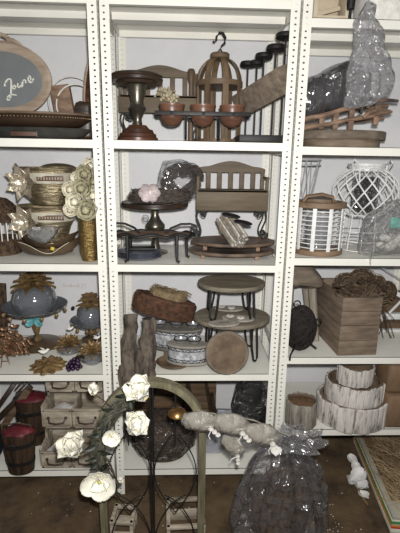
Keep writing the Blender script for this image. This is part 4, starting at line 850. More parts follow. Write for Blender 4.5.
# wicker basket in film
q = on(163, 465, S5); r = px(31, 440, .13); Yb = .145; cx_ = at(163, 440, Yb).x
t = thing('wicker_basket', 'dark wicker basket wrapped in clear film on the bottom shelf behind the arch', 'basket', (cx_, Yb, S5))
mb = MB(); h = at(163, 425, Yb).z-S5; mb.shell([(r*.45, .01), (r*.7, .02), (r*.92, h*.4), (r*1.0, h*.8), (r*1.02, h)], .008, n=48, sy=.7); mb.build('woven_bowl', 'wicker', t, smooth=60)
mb = MB()
for k in range(9): mb.tube(circ(r*(.62+.4*math.sin(min(1, (k+1)/8)*PI/2)), 44, h*(k+.5)/9, 1, .7), .006, 6, True)
for k in range(24): a = 2*PI*k/24; mb.tube([(r*.75*math.cos(a), r*.52*math.sin(a), .02), (r*.99*math.cos(a), r*.69*math.sin(a), h*.4), (r*1.04*math.cos(a), r*.73*math.sin(a), h)], .004, 5)
mb.build('weave', 'twig_brown', t)
mb = MB(); mb.lathe([(.0001, .0), (r*.6, .003), (r*1.0, h*.35), (r*1.09, h*.8), (r*1.04, h*1.15), (r*.6, h*1.3), (.0001, h*1.32)], n=44, sy=.74, wob=.12); mb.build('clear_film', 'film_grey', t, wob=.012, wsc=20, smooth=70)
# parcels
def parcel(label, x, y, w, h, Y, m_, rz, ry):
    q = on(x, y, S5); mb = MB(T=Matrix.Translation((0, 0, 0))@rot(-8, ry, 0)); mb.bbox((0, 0, h/2), (w, .03, h), .006); t = thing('foil_parcel', label, 'parcel', (at(x, y, Y).x, Y, S5+.014), rz, 'silver film parcels'); mb.build('package', m_, t, wob=.004, wsc=20)
    mb = MB(T=rot(-8, ry, 0)); mb.bbox((-w*.12, -.0165, h*.82), (w*.36, .002, h*.14), .001); mb.build('label_patch', 'blue', t, label='blue label')
parcel('left silver film parcel with a blue label, behind the grey organza pouches', 212, 457, .10, .17, .13, 'parcel_silver', .1, 6)
parcel('right silver film parcel, tilted, on the bottom shelf right of the arch', 230, 460, .12, .12, .17, 'parcel_silver', -.2, -14)
parcel('small blue-labelled parcel on the wall side in front of the curved frame', 222, 446, .09, .19, .27, 'parcel_silver', 0, 3)
# --- arch with garland, standing on the floor before the shelves
YA = -.40; cA = at(152, 440, YA); hw = at(206, 440, YA).x-cA.x; wf = px(7.5, 440, YA); zs_ = at(152, 432, YA).z; ztp = at(152, 379, YA).z; rz_ = ztp-zs_
t = thing('garden_arch', 'arched grey-green wooden window frame with black iron tracery standing before the shelves', 'arched frame', (cA.x, YA, 0))
def archpath(rx_, rzz, n=28): return [(rx_, 0, .0), (rx_, 0, zs_*.5), (rx_, 0, zs_)]+[(rx_*math.cos(PI*k/n), 0, zs_+rzz*math.sin(PI*k/n)) for k in range(1, n)]+[(-rx_, 0, zs_), (-rx_, 0, zs_*.5), (-rx_, 0, 0)]
def archframe(name, rx_, rzz, w, th, m_):
    P = archpath(rx_, rzz); Q = archpath(rx_-w, rzz-w); n = len(P); vs = []
    for p_, q_ in zip(P, Q): vs += [(p_[0], -th/2, p_[2]), (p_[0], th/2, p_[2]), (q_[0], th/2, q_[2]), (q_[0], -th/2, q_[2])]
    fs = [(0, 1, 2, 3), (4*n-1, 4*n-2, 4*n-3, 4*n-4)]
    for k in range(n-1):
        for j in range(4): a = 4*k+j; b = 4*k+(j+1) % 4; fs.append((a, a+4, b+4, b))
    return MB().add(vs, fs).build(name, m_, t, smooth=30)
archframe('outer_frame', hw, rz_, wf*.62, .045, 'moss_wood'); archframe('inner_frame', hw-wf*.62, rz_-wf*.62, wf*.34, .03, 'moss_wood')
mb = MB(); mb.tube([(-hw+.02, 0, .04), (hw-.02, 0, .04)], .005, 6); mb.build('bottom_rod', 'black', t)
for dx in (-.006, .006): mb = MB(); mb.tube([(dx, 0, .03), (dx, 0, ztp-wf)], .0042, 6); mb.build('centre_rod', 'black', t)
ri = hw-wf
for k, (x0_, x1_, z0_, z1_, b_) in enumerate(((-ri, -.01, .26, .02, 1), (-ri*.5, 0, .5, .2, 1))): pass
for i, (cx_, cz_, r_, a0, a1) in enumerate(((-ri*1.0, .0, ri*1.0, 0, 1.3), (-ri*.0, .0, ri*1.0, PI-1.3, PI), (ri*1.0, .0, ri*1.0, PI-1.3, PI), (0, 0, ri*1.0, 0, 1.3))):
    mb = MB(); mb.tube([(cx_+r_*math.cos(a0+(a1-a0)*k/18)*.98, -.004, .04+1.15*(r_*math.sin(a0+(a1-a0)*k/18))*1.35) for k in range(19)], .0032, 6); mb.build('tracery', 'black', t)
for sx in (-1, 1):
    for (x_, s_) in ((.5, 1), (.5, -1)):
        mb = MB(); mb.tube([(sx*ri*(x_+s_*.46*math.sin(PI*k/18*.95)), .004, zs_*.36+(zs_*.62)*k/18) for k in range(19)], .003, 6); mb.build('tracery', 'black', t)
    mb = MB(); mb.tube([(sx*ri*.5, 0, zs_*.9), (sx*ri*.5, 0, ztp-wf-(.03))], .003, 6); mb.build('tracery', 'black', t)
# brass bell inside the arch
p = at(177, 414, YA); zt_ = at(177, 384, YA).z-.05; t = thing('brass_bell', 'shallow brass bell hanging by a wire inside the arch', 'bell', (p.x, YA, p.z)); r = px(9.5, 414, YA)
mb = MB(); mb.lathe([(r, 0), (r*.9, .014), (r*.55, .024), (r*.2, .030), (.0001, .032), (.0001, .028), (r*.5, .02), (r*.86, .01), (r*.97, 0)], n=28); mb.build('bell_cup', 'brass', t)
mb = MB(); mb.tube([(0, 0, .028), (0, 0, zt_-p.z+.05)], .0016, 5); mb.build('wire', 'black', t); mb = MB(); mb.ball((0, 0, -.004), .007, 8); mb.build('clapper', 'brass', t)
# garland down the left leg of the arch
t = thing('leaf_garland', 'grey-green twisted garland with dark leaves wound down the left side of the arch', 'garland', (cA.x, YA-.035, 0)); o_ = t.location
pts = [at(x, y, YA-.05)-o_ for x, y in ((139, 388), (131, 396), (122, 404), (112, 413), (104, 425), (99, 438), (98, 452), (101, 464), (106, 474), (111, 484), (113, 494))]
P = []
for i in range(len(pts)-1):
    for k in range(4): P.append(pts[i].lerp(pts[i+1], k/4))
mb = MB(); twigs(mb, P, 34, .032, .0048, 3, closed=False); mb.tube(P, [.012+.010*math.sin(PI*k/len(P)) for k in range(len(P))], 10); mb.build('stems', 'garland', t)
mb = MB(); rr = random.Random(21)
for i in range(16):
    p_ = P[rr.randrange(len(P))]; a = rr.uniform(0, 2*PI); mb.petal(p_+Vector((0, -.02, 0)), (math.cos(a), -.3, math.sin(a)), (0, -1, 0), rr.uniform(.05, .09), .03, .1, .2, 2)
mb.build('leaves', 'leaf', t)
mb = MB(); mb.tube([at(x, y, YA-.05)-o_ for x, y in ((104, 460), (112, 472), (118, 483), (124, 478))], .003, 5); mb.build('twig', 'twig_brown', t); mb = MB(); mb.tube([at(x, y, YA-.05)-o_ for x, y in ((95, 395), (103, 400), (112, 408))], .003, 5); mb.build('twig', 'twig_brown', t)
def magnolia(label, x, y, s, Y, seed, mode='open'):
    c = at(x, y, Y); s = px(s, y, Y)*(1.0 if mode=='open' else 1.15); t = thing('magnolia_flower', label, 'flower', c, group='white magnolia flowers'); rr = random.Random(seed)
    rings = {'open': ((5, 1.0, 1.0, .25), (3, .55, .6, .1)), 'half': ((6, 1.05, .5, -.1), (4, .9, .18, -.2)), 'bud': ((4, 1.0, -.1, -.35),)}[mode]
    tilt = rr.uniform(-.6, .6)
    for n_, L, op, cu in rings:
        for i in range(n_):
            a = 2*PI*i/n_+rr.uniform(-.25, .25)+op; mb = MB()
            if mode == 'open': d = Vector((math.cos(a)*op, -.9+op*.6, math.sin(a)*op)); up = Vector((-math.cos(a)*.3, -1, -math.sin(a)*.3))
            else:
                ax = Vector((math.sin(tilt), -.35, math.cos(tilt))).normalized(); A_, B_ = frame(ax); ra = A_*math.cos(a)+B_*math.sin(a); d = ax+ra*max(op, .12)*1.3; up = -ra
            mb.petal(Vector((0, 0, 0))-(Vector((0, 0, s*.35)) if mode != 'open' else Vector((0, 0, 0))), d, up, s*L*rr.uniform(.92, 1.1), s*(.8 if mode != 'open' else 1.2), .12 if mode == 'open' else -.12, .10 if mode == 'open' else .22, 1, .0015, nu=14, nv=10); mb.build('petal', 'petal', t, smooth=180, wob=.003, wsc=14)
    mb = MB(); mb.ball((0, -s*.14, 0) if mode == 'open' else (0, 0, -s*.3), (s*.13, s*.16, s*.13), 10); mb.build('stamen', 'stamen', t)
magnolia('largest white magnolia, at the top left of the arch below the bark slabs', 145, 391, 20, YA-.10, 1, 'half')
magnolia('white magnolia against the left post, just below the largest flower', 130, 425, 18, YA-.10, 2, 'half')
magnolia('white magnolia in front of the organizer drawers', 78, 447, 20, YA-.0, 3, 'half')
magnolia('fully open round white magnolia at the bottom left of the garland', 100, 480, 18, YA-.12, 4, 'open')
magnolia('small white magnolia bud beside the top of the left post', 93, 390, 11, YA-.02, 5, 'bud')
magnolia('small half-open white magnolia in the middle of the garland', 112, 436, 10, YA-.11, 6, 'open')
magnolia('tiny yellowish bud right of the fully open magnolia', 122, 480, 6, YA-.05, 7, 'bud')
# organza pouches hanging along the arch's right shoulder
def pouch(label, x, y, s, rz, seed, Y):
    c = at(x, y, Y); s = px(s, y, Y)*1.18; t = thing('organza_pouch', label, 'pouch', c, group='grey organza pouches with white roses'); T = rot(0, rz, 0)
    mb = MB(T=T); mb.lathe([(.0001, -s*.55), (s*.65, -s*.45), (s*.95, -s*.1), (s*.82, s*.28), (s*.45, s*.5), (.0001, s*.58)], n=36, sy=.35, wob=.10); mb.build('fabric_body', 'film_milky', t, wob=.006, wsc=26, smooth=70)
    mb = MB(T=T); mb.lathe([(.0001, -s*.38), (s*.5, -s*.3), (s*.72, -s*.05), (s*.5, s*.25), (.0001, s*.36)], n=28, sy=.28, wob=.2); mb.build('lining', 'organza', t, wob=.004, wsc=30, smooth=70)
    rr = random.Random(seed)
    for k in range(3):
        mb = MB(T=T); rose(mb, (s*(.55+.2*k), -s*.28, -s*(.12+.14*k)), s*.14, seed+k); mb.build('fabric_rose', 'white_gloss', t, smooth=70, label='tiny white fabric rose')
    mb = MB(T=T); mb.tube([(s*.6, -s*.3, -s*.2), (s*.5, -s*.32, -s*.55), (s*.62, -s*.3, -s*.75)], .0022, 5); mb.build('ribbon', 'white_gloss', t)
YP = YA-.06
pouch('leftmost grey organza pouch, hanging over the right leg of the arch', 200, 421, 17, 8, 31, YP)
pouch('middle grey organza pouch with white roses, between the other two', 231, 424, 18, 14, 41, YP-.005)
pouch('rightmost grey organza pouch, touching the perforated post', 261, 434, 18, 16, 51, YP-.01)
pouch('lower dangling organza pouch, below the middle one', 233, 445, 14, 50, 61, YP+.035)
mb = MB(); mb.tube([at(x, y, YP+.012)-at(200, 412, YP) for x, y in ((196, 410), (216, 414), (236, 416), (256, 421), (276, 430), (290, 436))], .003, 6); one(mb, 'hanging_cord', 'organza', 'grey cord along the tops of the organza pouches', 'cord', at(200, 412, YP))
c = at(276, 451, YP-.05); mb = MB(); n = 24; s = px(5.5, 451, YP)/16
mb.prism([(16*s*math.sin(2*PI*k/n)**3, s*(13*math.cos(2*PI*k/n)-5*math.cos(4*PI*k/n)-2*math.cos(6*PI*k/n)-math.cos(8*PI*k/n))) for k in range(n)], -.004, .004); one(mb, 'white_heart', 'white_gloss', 'small white heart hanging over the big clear bag', 'heart', c)
# big clear bag
YB = -.36; c = at(281, 480, YB); r = px(43, 500, YB); ztop = at(285, 437, YB).z
t = thing('clear_bag', 'large crumpled clear plastic bag holding a dark wicker basket, standing on the floor', 'bag', (c.x, YB, 0)); mb = MB(); h = ztop
mb.lathe([(.0001, .004), (r*1.0, .004), (r*1.18, h*.3), (r*1.02, h*.55), (r*.72, h*.78), (r*.38, h*.93), (r*.42, h*1.0), (r*.5, h*1.02)], n=96, sy=.5, wob=.34, wa=4.5, wz=2.2); mb.build('film_body', 'film', t, wob=.02, wsc=13, smooth=70)
mb = MB(); mb.lathe([(r*.2, h*.90), (r*.45, h*.99), (r*.85, h*1.03), (r*1.05, h*.97)], n=64, sy=.4, wob=.6, wa=4); mb.build('film_neck', 'film', t, wob=.02, wsc=16, smooth=70)
mb = MB(); mb.shell([(r*.55, .01), (r*.68, h*.3), (r*.72, h*.55)], .01, n=36, sy=.5); 
b = one(mb, 'dark_basket', 'wicker', 'dark wicker basket inside the large clear plastic bag', 'basket', (c.x+.01, YB, .004))
mb = MB(); twigs(mb, arcxz(r*.55, 0, PI, 20, (0, h*.52), 0, 1, .75*h/r*.5), 14, .012, .003, 12, closed=False); mb.build('handle', 'twig_brown', b)
mb = MB(); twigs(mb, circ(r*.7, 30, h*.53, 1, .5), 16, .014, .003, 14); mb.build('rim', 'twig_brown', b)
mb = MB()
rr = random.Random(77)
for i in range(40): a = rr.uniform(0, 2*PI); mb.petal((rr.uniform(-.05, .05), rr.uniform(-.03, .03), h*.55), (math.cos(a)*.7, math.sin(a)*.4, .9), (-math.cos(a), -math.sin(a), .2), rr.uniform(.06, .12), .04, .3, .2, 2)
mb.build('dried_leaves', 'twig_brown', b)
# white lanterns on the floor
def lantern(label, x0, x1, ytop, Y, rz):
    a = at(x0, 520, Y); b = at(x1, 520, Y); W = b.x-a.x; H = at((x0+x1)/2, ytop, Y).z; t = thing('floor_lantern', label, 'lantern', ((a.x+b.x)/2, Y, 0), rz, 'small white wooden lanterns'); w = W/2-.012
    Hb = max(.05, H-.075)
    for sx in (-1, 1):
        for sy in (-1, 1): MB().bbox((sx*w, sy*w, H/2+.0), (.018, .018, H), .002).build('corner_post', 'drawer_wood', t)
    for sx in (-1, 1): MB().bbox((sx*w, 0, H-.009), (.02, W, .018), .002).build('top_rail', 'drawer_wood', t)
    for sy in (-1, 1): MB().bbox((0, sy*w, H-.009), (W-.04, .02, .018), .002).build('top_rail', 'drawer_wood', t)
    for sy in (-1, 1): mb = MB(); mb.bbox((0, sy*w, Hb/2), (W-.02, .014, Hb), .002); mb.build('side_board', 'drawer_wood', t)
    for sx in (-1, 1): mb = MB(); mb.bbox((sx*w, 0, Hb/2), (.014, W-.02, Hb), .002); mb.build('side_board', 'drawer_wood', t)
    mb = MB(); mb.tube([(-.03, -w-.012, Hb-.01), (-.022, -w-.022, Hb-.022), (.022, -w-.022, Hb-.022), (.03, -w-.012, Hb-.01)], .004, 6); mb.build('handle', 'dark_metal', t)
lantern('right small white wooden lantern with open top, between the arch legs', 166, 204, 511, -.27, .05)
lantern('left small white wooden lantern with open top, under the garland', 112, 136, 513, -.26, -.08)
# ================================================================== RIGHT BAY
# --- on the topmost shelf (R1)
p = on(330, 19, R1) if False else at(331, 18, .06); w = px(38, 10, .06); t = thing('display_box', 'beige framed box standing on the topmost right shelf', 'box', (p.x, .12, R1))
mb = MB(); hB = .20
for sx in (-1, 1): mb.bbox((sx*(w/2-.012), 0, hB/2), (.024, .14, hB), .003)
for z in (.012, hB-.012): mb.bbox((0, 0, z), (w-.04, .14, .024), .003)
mb.build('frame', 'cream_panel', t); mb = MB(); mb.bbox((0, .05, hB/2), (w-.04, .012, hB-.04), .002); mb.build('back_panel', 'cream_panel', t)
mb = MB(); plank(mb, (-w/2+.03, -.0, .045), (w/2-.03, .0, .075), .02, .02); mb.build('inner_slat', 'cream_panel', t)
p = at(350.5, 9, .03); mb = MB(); mb.lathe([(.0001, p.z-R1-.004), (.017, p.z-R1-.002), (.019, p.z-R1+.02), (.019, .24), (.0001, .24)], n=20); mb.lathe([(.0001, .0), (.008, 0), (.006, p.z-R1), (.0001, p.z-R1)], n=12)
one(mb, 'black_candlestick', 'black', 'black candlestick right of the beige box on the topmost shelf', 'candlestick', (p.x, .03, R1))
p = at(368, 18, .1); mb = MB(); mb.bbox((0, 0, .12), (.21, .2, .24), .02); one(mb, 'wrapped_box', 'white_gloss', 'glossy white wrapped box right of the black candlestick on the topmost shelf', 'box', (at(383, 10, .16).x, .19, R1), wob=.012, wsc=14, smooth=50)
# --- first shelf (R2)
Y = .20; xa, xb = at(306, 136, Y-.15).x, at(397, 136, Y-.15).x; X = (xa+xb)/2; r = (xb-xa)/2; z1 = at(348, 139, .05).z-R2; z2 = at(348, 130, .05).z-R2
t = thing('round_wood_box', 'round grey-brown layered wooden box under the twig rack on the right', 'wooden box', (X, Y, R2))
mb = MB(); mb.lathe(rb(r*.88, 0, z1, .002), n=56, sy=.85); mb.build('body', 'crate', t); mb = MB(); mb.lathe(rb(r, z1, z2, .004), n=56, sy=.8); mb.build('lid', 'grey_wood', t)
t = thing('twig_rack', 'rustic reddish wooden rail rack on the round box', 'rack', (X, .06, R2+z2)); o_ = t.location.copy()
def L2(x, y, Y): return at(x, y, Y)-o_
for (a, b, r_, Y_) in (((300, 121), (386, 99), .012, .02), ((302, 129), (390, 112), .011, .02), ((300, 114), (388, 106), .010, .22), ((304, 126), (384, 118), .010, .22)):
    mb = MB(); A = L2(*a, Y_); B = L2(*b, Y_); mb.tube([A.lerp(B, k/8)+Vector((0, 0, .003*math.sin(k*1.9))) for k in range(9)], r_, 8); mb.build('rail', 'rust_wood', t)
for (x, yt, yb) in ((322, 115, 130), (336, 113, 130), (352, 108, 130), (377, 108, 124)):
    A = L2(x, yt, .025); B = L2(x, yb, .025); mb = MB(); mb.bbox((A.x, A.y, (A.z+max(B.z, .004))/2), (.026, .022, A.z-max(B.z, .004)+.01), .004); mb.build('upright', 'rust_wood', t)
for k, (x, y) in enumerate(((312, 118), (368, 106))): A = L2(x, y, .02); B = L2(x, y-2, .22); mb = MB(); mb.tube([A, B], .009, 7); mb.build('crossbar', 'rust_wood', t)
mb = MB(); mb.tube([L2(360, 113, .0), L2(364, 105, .0), L2(372, 101, .02), L2(384, 100, .04), L2(398, 101, .05)], [.013, .013, .012, .010, .007], 8); mb.build('curved_handle', 'twig_grey', t)
mb = MB(); mb.tube([L2(363, 118, .0), L2(368, 113, .0), L2(380, 109, .02), L2(392, 112, .03)], [.009, .010, .009, .006], 8); mb.build('curved_handle', 'rust_wood', t)
c0 = at(345, 105, .14); zz_ = at(345, 118, .12).z
t = thing('black_basket', 'large black woven basket bent under grey film on top of the twig rack', 'basket', (c0.x, .13, R2+z2)); o_ = t.location.copy()
outl = [(303, 118), (300, 88), (318, 77), (338, 66), (354, 57), (366, 62), (376, 80), (378, 104), (358, 109), (330, 114)]
def pr(outl, Y0_, Y1_, name, m_, parent, wobk=.006):
    P0 = [at(x, y, Y0_)-o_ for x, y in outl]; mb = MB(); c_ = Vector((sum(p.x for p in P0)/len(P0), 0, sum(p.z for p in P0)/len(P0))); rings = []; vs = []; fs = []
    # close a smooth outline and swell it through the depth
    n = len(P0)*5; sm = []
    for i in range(len(P0)):
        p0, p1, p2, p3 = P0[i-1], P0[i], P0[(i+1) % len(P0)], P0[(i+2) % len(P0)]
        for k in range(5):
            u = k/5; sm.append(.5*((2*p1)+(p2-p0)*u+(2*p0-5*p1+4*p2-p3)*u*u+(3*p1-p0-3*p2+p3)*u**3))
    L = [(0, .001), (.0, .45), (.08, .75), (.3, .96), (.5, 1.0), (.7, .96), (.92, .75), (1, .45), (1, .001)]
    for u, q in L:
        for p in sm: vs.append((c_.x+(p.x-c_.x)*q, (Y0_-o_.y)+(Y1_-Y0_)*u, c_.z+(p.z-c_.z)*q))
    for j in range(len(L)-1):
        for i in range(n): a = j*n+i; b = j*n+(i+1) % n; fs.append((a, b, b+n, a+n))
    mb.add(vs, fs); return mb.build(name, m_, parent, wob=wobk, wsc=20, smooth=60)
pr(outl, .04, .24, 'woven_body', 'black_weave', t, .004)
mb = MB()
for k in range(9):
    A = L2(306+9*k, 112-1.2*k, .03) if False else at(306+8.5*k, 113-1.0*k, .035)-o_; B = at(304+9.5*k, 82-4*min(k, 5)+(k-5)*4*(k > 5), .05)-o_; mb.tube([A, (A+B)/2+Vector((.006, -.012, 0)), B], .006, 6)
mb.build('ribs', 'twig_black', t)
wrap = [(346, 106), (348, 82), (351, 58), (357, 44), (355, 26), (362, 10), (368, -2), (377, 2), (376, 12), (386, 28), (388, 44), (395, 64), (396, 84), (386, 98), (366, 106)]
one_t = thing('film_wrap', 'tall crumpled clear film gathered up over the black basket, above the shelf edge', 'plastic wrap', (c0.x, .0, R2+z2)); o_ = one_t.location.copy()
pr(wrap, -.07, -.012, 'film_front', 'film_bright', one_t, .014)
pr([(302, 120), (300, 84), (330, 66), (350, 56), (368, 60), (372, 84), (366, 106), (330, 116)], -.005, .30, 'film_side', 'film', one_t, .012)
# --- second shelf (R3)
q = on(316, 256, R3); Y = q.y+px(24, 250, q.y)*.9; X = at(316, 250, Y).x; r = px(24.5, 225, Y); H = at(319, 201, Y).z-R3
t = thing('slatted_lantern', 'white slatted drum lantern with brown wood rims nearest the front of the shelf', 'lantern', (X, Y, R3))
mb = MB(); mb.lathe([(.0001, 0), (r*1.02, 0), (r*1.04, .004), (r*1.04, .024), (r*1.0, .028), (.0001, .026)], n=48); mb.build('bottom_rim', 'brown_wood_light', t)
mb = MB(); mb.lathe([(r*.78, H-.03), (r*1.02, H-.03), (r*1.05, H-.026), (r*1.05, H-.004), (r*1.02, H), (r*.78, H), (r*.78, H-.03)], n=48); mb.build('top_rim', 'brown_wood_light', t)
for i in range(10): a = -PI/2+2*PI*(i+.25)/10; MB(T=rot(0, 0, math.degrees(a)+90)).bbox((0, -r, H/2), (.021, .006, H-.05), .002).build('slat', 'white_wire', t)
for k in range(9): z = .04+(H-.085)*k/8; mb = MB(); mb.tube(circ(r*.985, 48, z), .0026, 5, True); mb.build('wire_ring', 'white_wire', t)
mb = MB(); mb.tube([(-r*.75, -.02, H-.004), (-r*.6, -.02, H+.024), (0, -.02, H+.035), (r*.45, -.02, H+.022), (r*.5, -.02, H-.004)], [.011, .015, .017, .014, .01], 10, flat=.7); mb.build('wood_handle', 'brown_wood_light', t)
mb = MB(); mb.lathe([(.0001, .03), (r*.5, .03), (r*.5, H*.72), (r*.47, H*.72), (r*.47, .034), (.0001, .034)], n=32); mb.build('glass_cylinder', 'clear_glass', t)
# round wire globe lantern
Y = .24; c = at(365, 192, Y); R_ = px(32, 192, Y); hz_ = at(365, 165, Y).z-c.z; Zg = c.z; 
t = thing('wire_globe_lantern', 'round white wire globe lantern with woven collar and inner glass on a wire base', 'lantern', (c.x, Y, R3)); zc_ = Zg-R3
for k in range(30):
    a0 = 2*PI*k/30
    mb = MB(); tw = 1.5 if k % 2 else -1.5; rv = hz_*1.15
    pts = [(R_*math.sin(.35+(PI-.75)*s_/16)*math.cos(a0+tw*s_/16), R_*math.sin(.35+(PI-.75)*s_/16)*math.sin(a0+tw*s_/16), zc_+rv*math.cos(.35+(PI-.75)*s_/16)*.86) for s_ in range(17)]
    mb.tube(pts, .0042, 5); mb.build('wire', 'white_wire', t)
ztop_ = zc_+hz_*.86; mb = MB(); twigs(mb, circ(R_*.52, 36, ztop_+.01), 16, .017, .003, 5); mb.lathe([(R_*.50, ztop_-.012), (R_*.53, ztop_-.012), (R_*.53, ztop_+.028), (R_*.50, ztop_+.028), (R_*.50, ztop_-.012)], n=36); mb.build('woven_collar', 'white_wire', t)
for sx in (-1, 1): mb = MB(); mb.tube([(sx*R_*.50, -.03, ztop_-.03), (sx*R_*.62, -.06, ztop_+.03), (sx*R_*.56, -.05, ztop_+.05), (sx*R_*.42, -.07, ztop_+.02), (sx*R_*.40, -.08, ztop_-.06)], .005, 6); mb.build('handle', 'white_wire', t)
mb = MB(); mb.lathe([(.0001, zc_-hz_*.72), (R_*.40, zc_-hz_*.72), (R_*.40, zc_+hz_*.55), (R_*.37, zc_+hz_*.55), (R_*.37, zc_-hz_*.7), (.0001, zc_-hz_*.7)], n=32); mb.build('inner_glass', 'dark_film', t)
zb_ = zc_-hz_*.84
for k, (z, r_) in enumerate(((zb_, R_*.56), (zb_*.55, R_*.62), (zb_*.28, R_*.66), (.006, R_*.68))): mb = MB(); mb.tube(circ(r_, 40, z), .0032, 5, True); mb.build('base_ring', 'white_wire', t)
for k in range(10): a = 2*PI*k/10; mb = MB(); mb.tube([(R_*.56*math.cos(a), R_*.56*math.sin(a), zb_), (R_*.68*math.cos(a), R_*.68*math.sin(a), .006)], .003, 5); mb.build('base_wire', 'white_wire', t)
# wire plant stand behind
Y = .40; c = at(306, 160, Y); zt_ = c.z-R3; r = .085
t = thing('wire_plant_stand', 'pale grey wire plant stand with crossed legs behind the slatted drum lantern', 'plant stand', (max(c.x, 1.02), Y, R3))
for z in (zt_, zt_-.03): mb = MB(); mb.tube(circ(r, 36, z), .0035, 6, True); mb.build('ring', 'grey_wire', t)
mb = MB(); mb.tube(circ(r*.8, 36, .006), .0035, 6, True); mb.build('foot_ring', 'grey_wire', t)
for k in range(7):
    a = 2*PI*k/7
    for s_ in (-1, 1): mb = MB(); mb.tube([(r*math.cos(a), r*math.sin(a), zt_), (r*.55*math.cos(a+s_*.5), r*.55*math.sin(a+s_*.5), zt_*.5), (r*.8*math.cos(a+s_*1.0), r*.8*math.sin(a+s_*1.0), .006)], .003, 5); mb.build('leg', 'grey_wire', t)
# plastic bag with aqua card
Y = .08; c = at(395, 236, Y); o_ = Vector((c.x, Y, R3)); t = thing('clear_bag', 'clear plastic bag of small white things with an aqua card at the right edge', 'bag', o_)
pr([(366, 258), (368, 232), (374, 218), (386, 208), (402, 202), (430, 204), (436, 240), (430, 257), (400, 257)], .01, .17, 'film_body', 'film_cloudy', t, .012)
mb = MB(); a = at(398, 223, .035)-o_; mb.bbox((a.x+.03, a.y, a.z), (.14, .004, .055), .001, None); mb.build('aqua_card', 'aqua_card', t)
rr = random.Random(4); mb = MB()
for k in range(16): mb.ball((rr.uniform(-.06, .14), rr.uniform(-.0, .06), rr.uniform(.03, .10)), (rr.uniform(.02, .03), .02, .02), 10)
mb.build('contents', 'white_gloss', t, wob=.012, wsc=30, smooth=60)
mb = MB(); mb.tube([at(371, 250, .0)-o_, at(370, 262, -.01)-o_, at(370.5, 268, -.012)-o_], [.016, .008, .001], 8, flat=.4); mb.build('film_corner', 'film_cloudy', t)
# --- third shelf (R4)
Y = .30; c = at(306, 289, Y); t = thing('live_edge_stool', 'thick grey live-edge wooden stool behind the black wire ball', 'stool', (c.x, Y, R4)); o_ = t.location.copy()
sl = [(288, 262), (312, 263), (318, 270), (325, 279), (328, 286), (324, 291), (300, 290), (288, 289)]
pr(sl, .20, .42, 'slab_top', 'grey_wood', t, .006)
def leg(x0, y0, x1, y1, Ya_, Yb_): A = at(x0, y0, Ya_)-o_; B = at(x1, y1, Yb_)-o_; B.z = .001; mb = MB(); mb.tube([A, A.lerp(B, .5), B], [.024, .022, .019], 8); mb.build('leg', 'grey_wood_light', t)
leg(312, 288, 316, 340, .24, .22); leg(290, 288, 288, 340, .24, .22); leg(306, 288, 310, 330, .38, .40)
# black wire ball basket
q = at(302, 338, .03); rB = px(17.5, 335, .03); zc_ = at(302, 331, .03).z
t = thing('black_twig_ball', 'black loosely woven twig ball with looped wire ends by the post', 'ornament', (q.x, .075, R4)); zz = zc_-R4; mb = MB(); rr = random.Random(17)
for s_ in range(46):
    ax = Vector((rr.gauss(0, 1), rr.gauss(0, 1), rr.gauss(0, 1))).normalized(); A_, B_ = frame(ax); off = rr.uniform(-.55, .55); rad = math.sqrt(1-off*off)
    mb.tube([Vector((0, 0, zz))+Vector(((ax*off+A_*rad*math.cos(2*PI*k/20)+B_*rad*math.sin(2*PI*k/20))*rB)[:])*1.0 for k in range(20)], rr.uniform(.0025, .005), 5, True)
mb.v = [Vector((v.x*.92, v.y*.75, zz+(v.z-zz)*1.35)) for v in mb.v]; mb.build('woven_ball', 'twig_black', t)
mb = MB(); mb.ball((0, 0, zz), (rB*.72, rB*.5, rB*1.05), 16); mb.build('dark_core', 'twig_black', t, wob=.01, wsc=40)
for (x, y, dx, dy) in ((296, 304, 3, -2), (317, 322, 3, 2), (291, 325, -3, 0)):
    a = at(x, y, .03)-t.location; mb = MB(); mb.tube([a+Vector((.018*math.cos(2*PI*k/16)+dx*.002, 0, .018*math.sin(2*PI*k/16))) for k in range(16)], .0038, 6, True); mb.build('wire_loop', 'black', t)
a = at(293, 350, -.03)-t.location; mb = MB(); mb.tube([Vector((-.03, -.03, zz-.08)), a, a+Vector((-.012, 0, -.03)), a+Vector((-.014, 0, -.06))], [.007, .006, .005, .006], 6); mb.build('tail_wire', 'black', t)
a = at(312, 345, -.0)-t.location; mb = MB(); mb.tube([Vector((.03, -.03, zz-.04)), a, a+Vector((.025, 0, -.02))], .005, 6); mb.build('tail_wire', 'black', t)
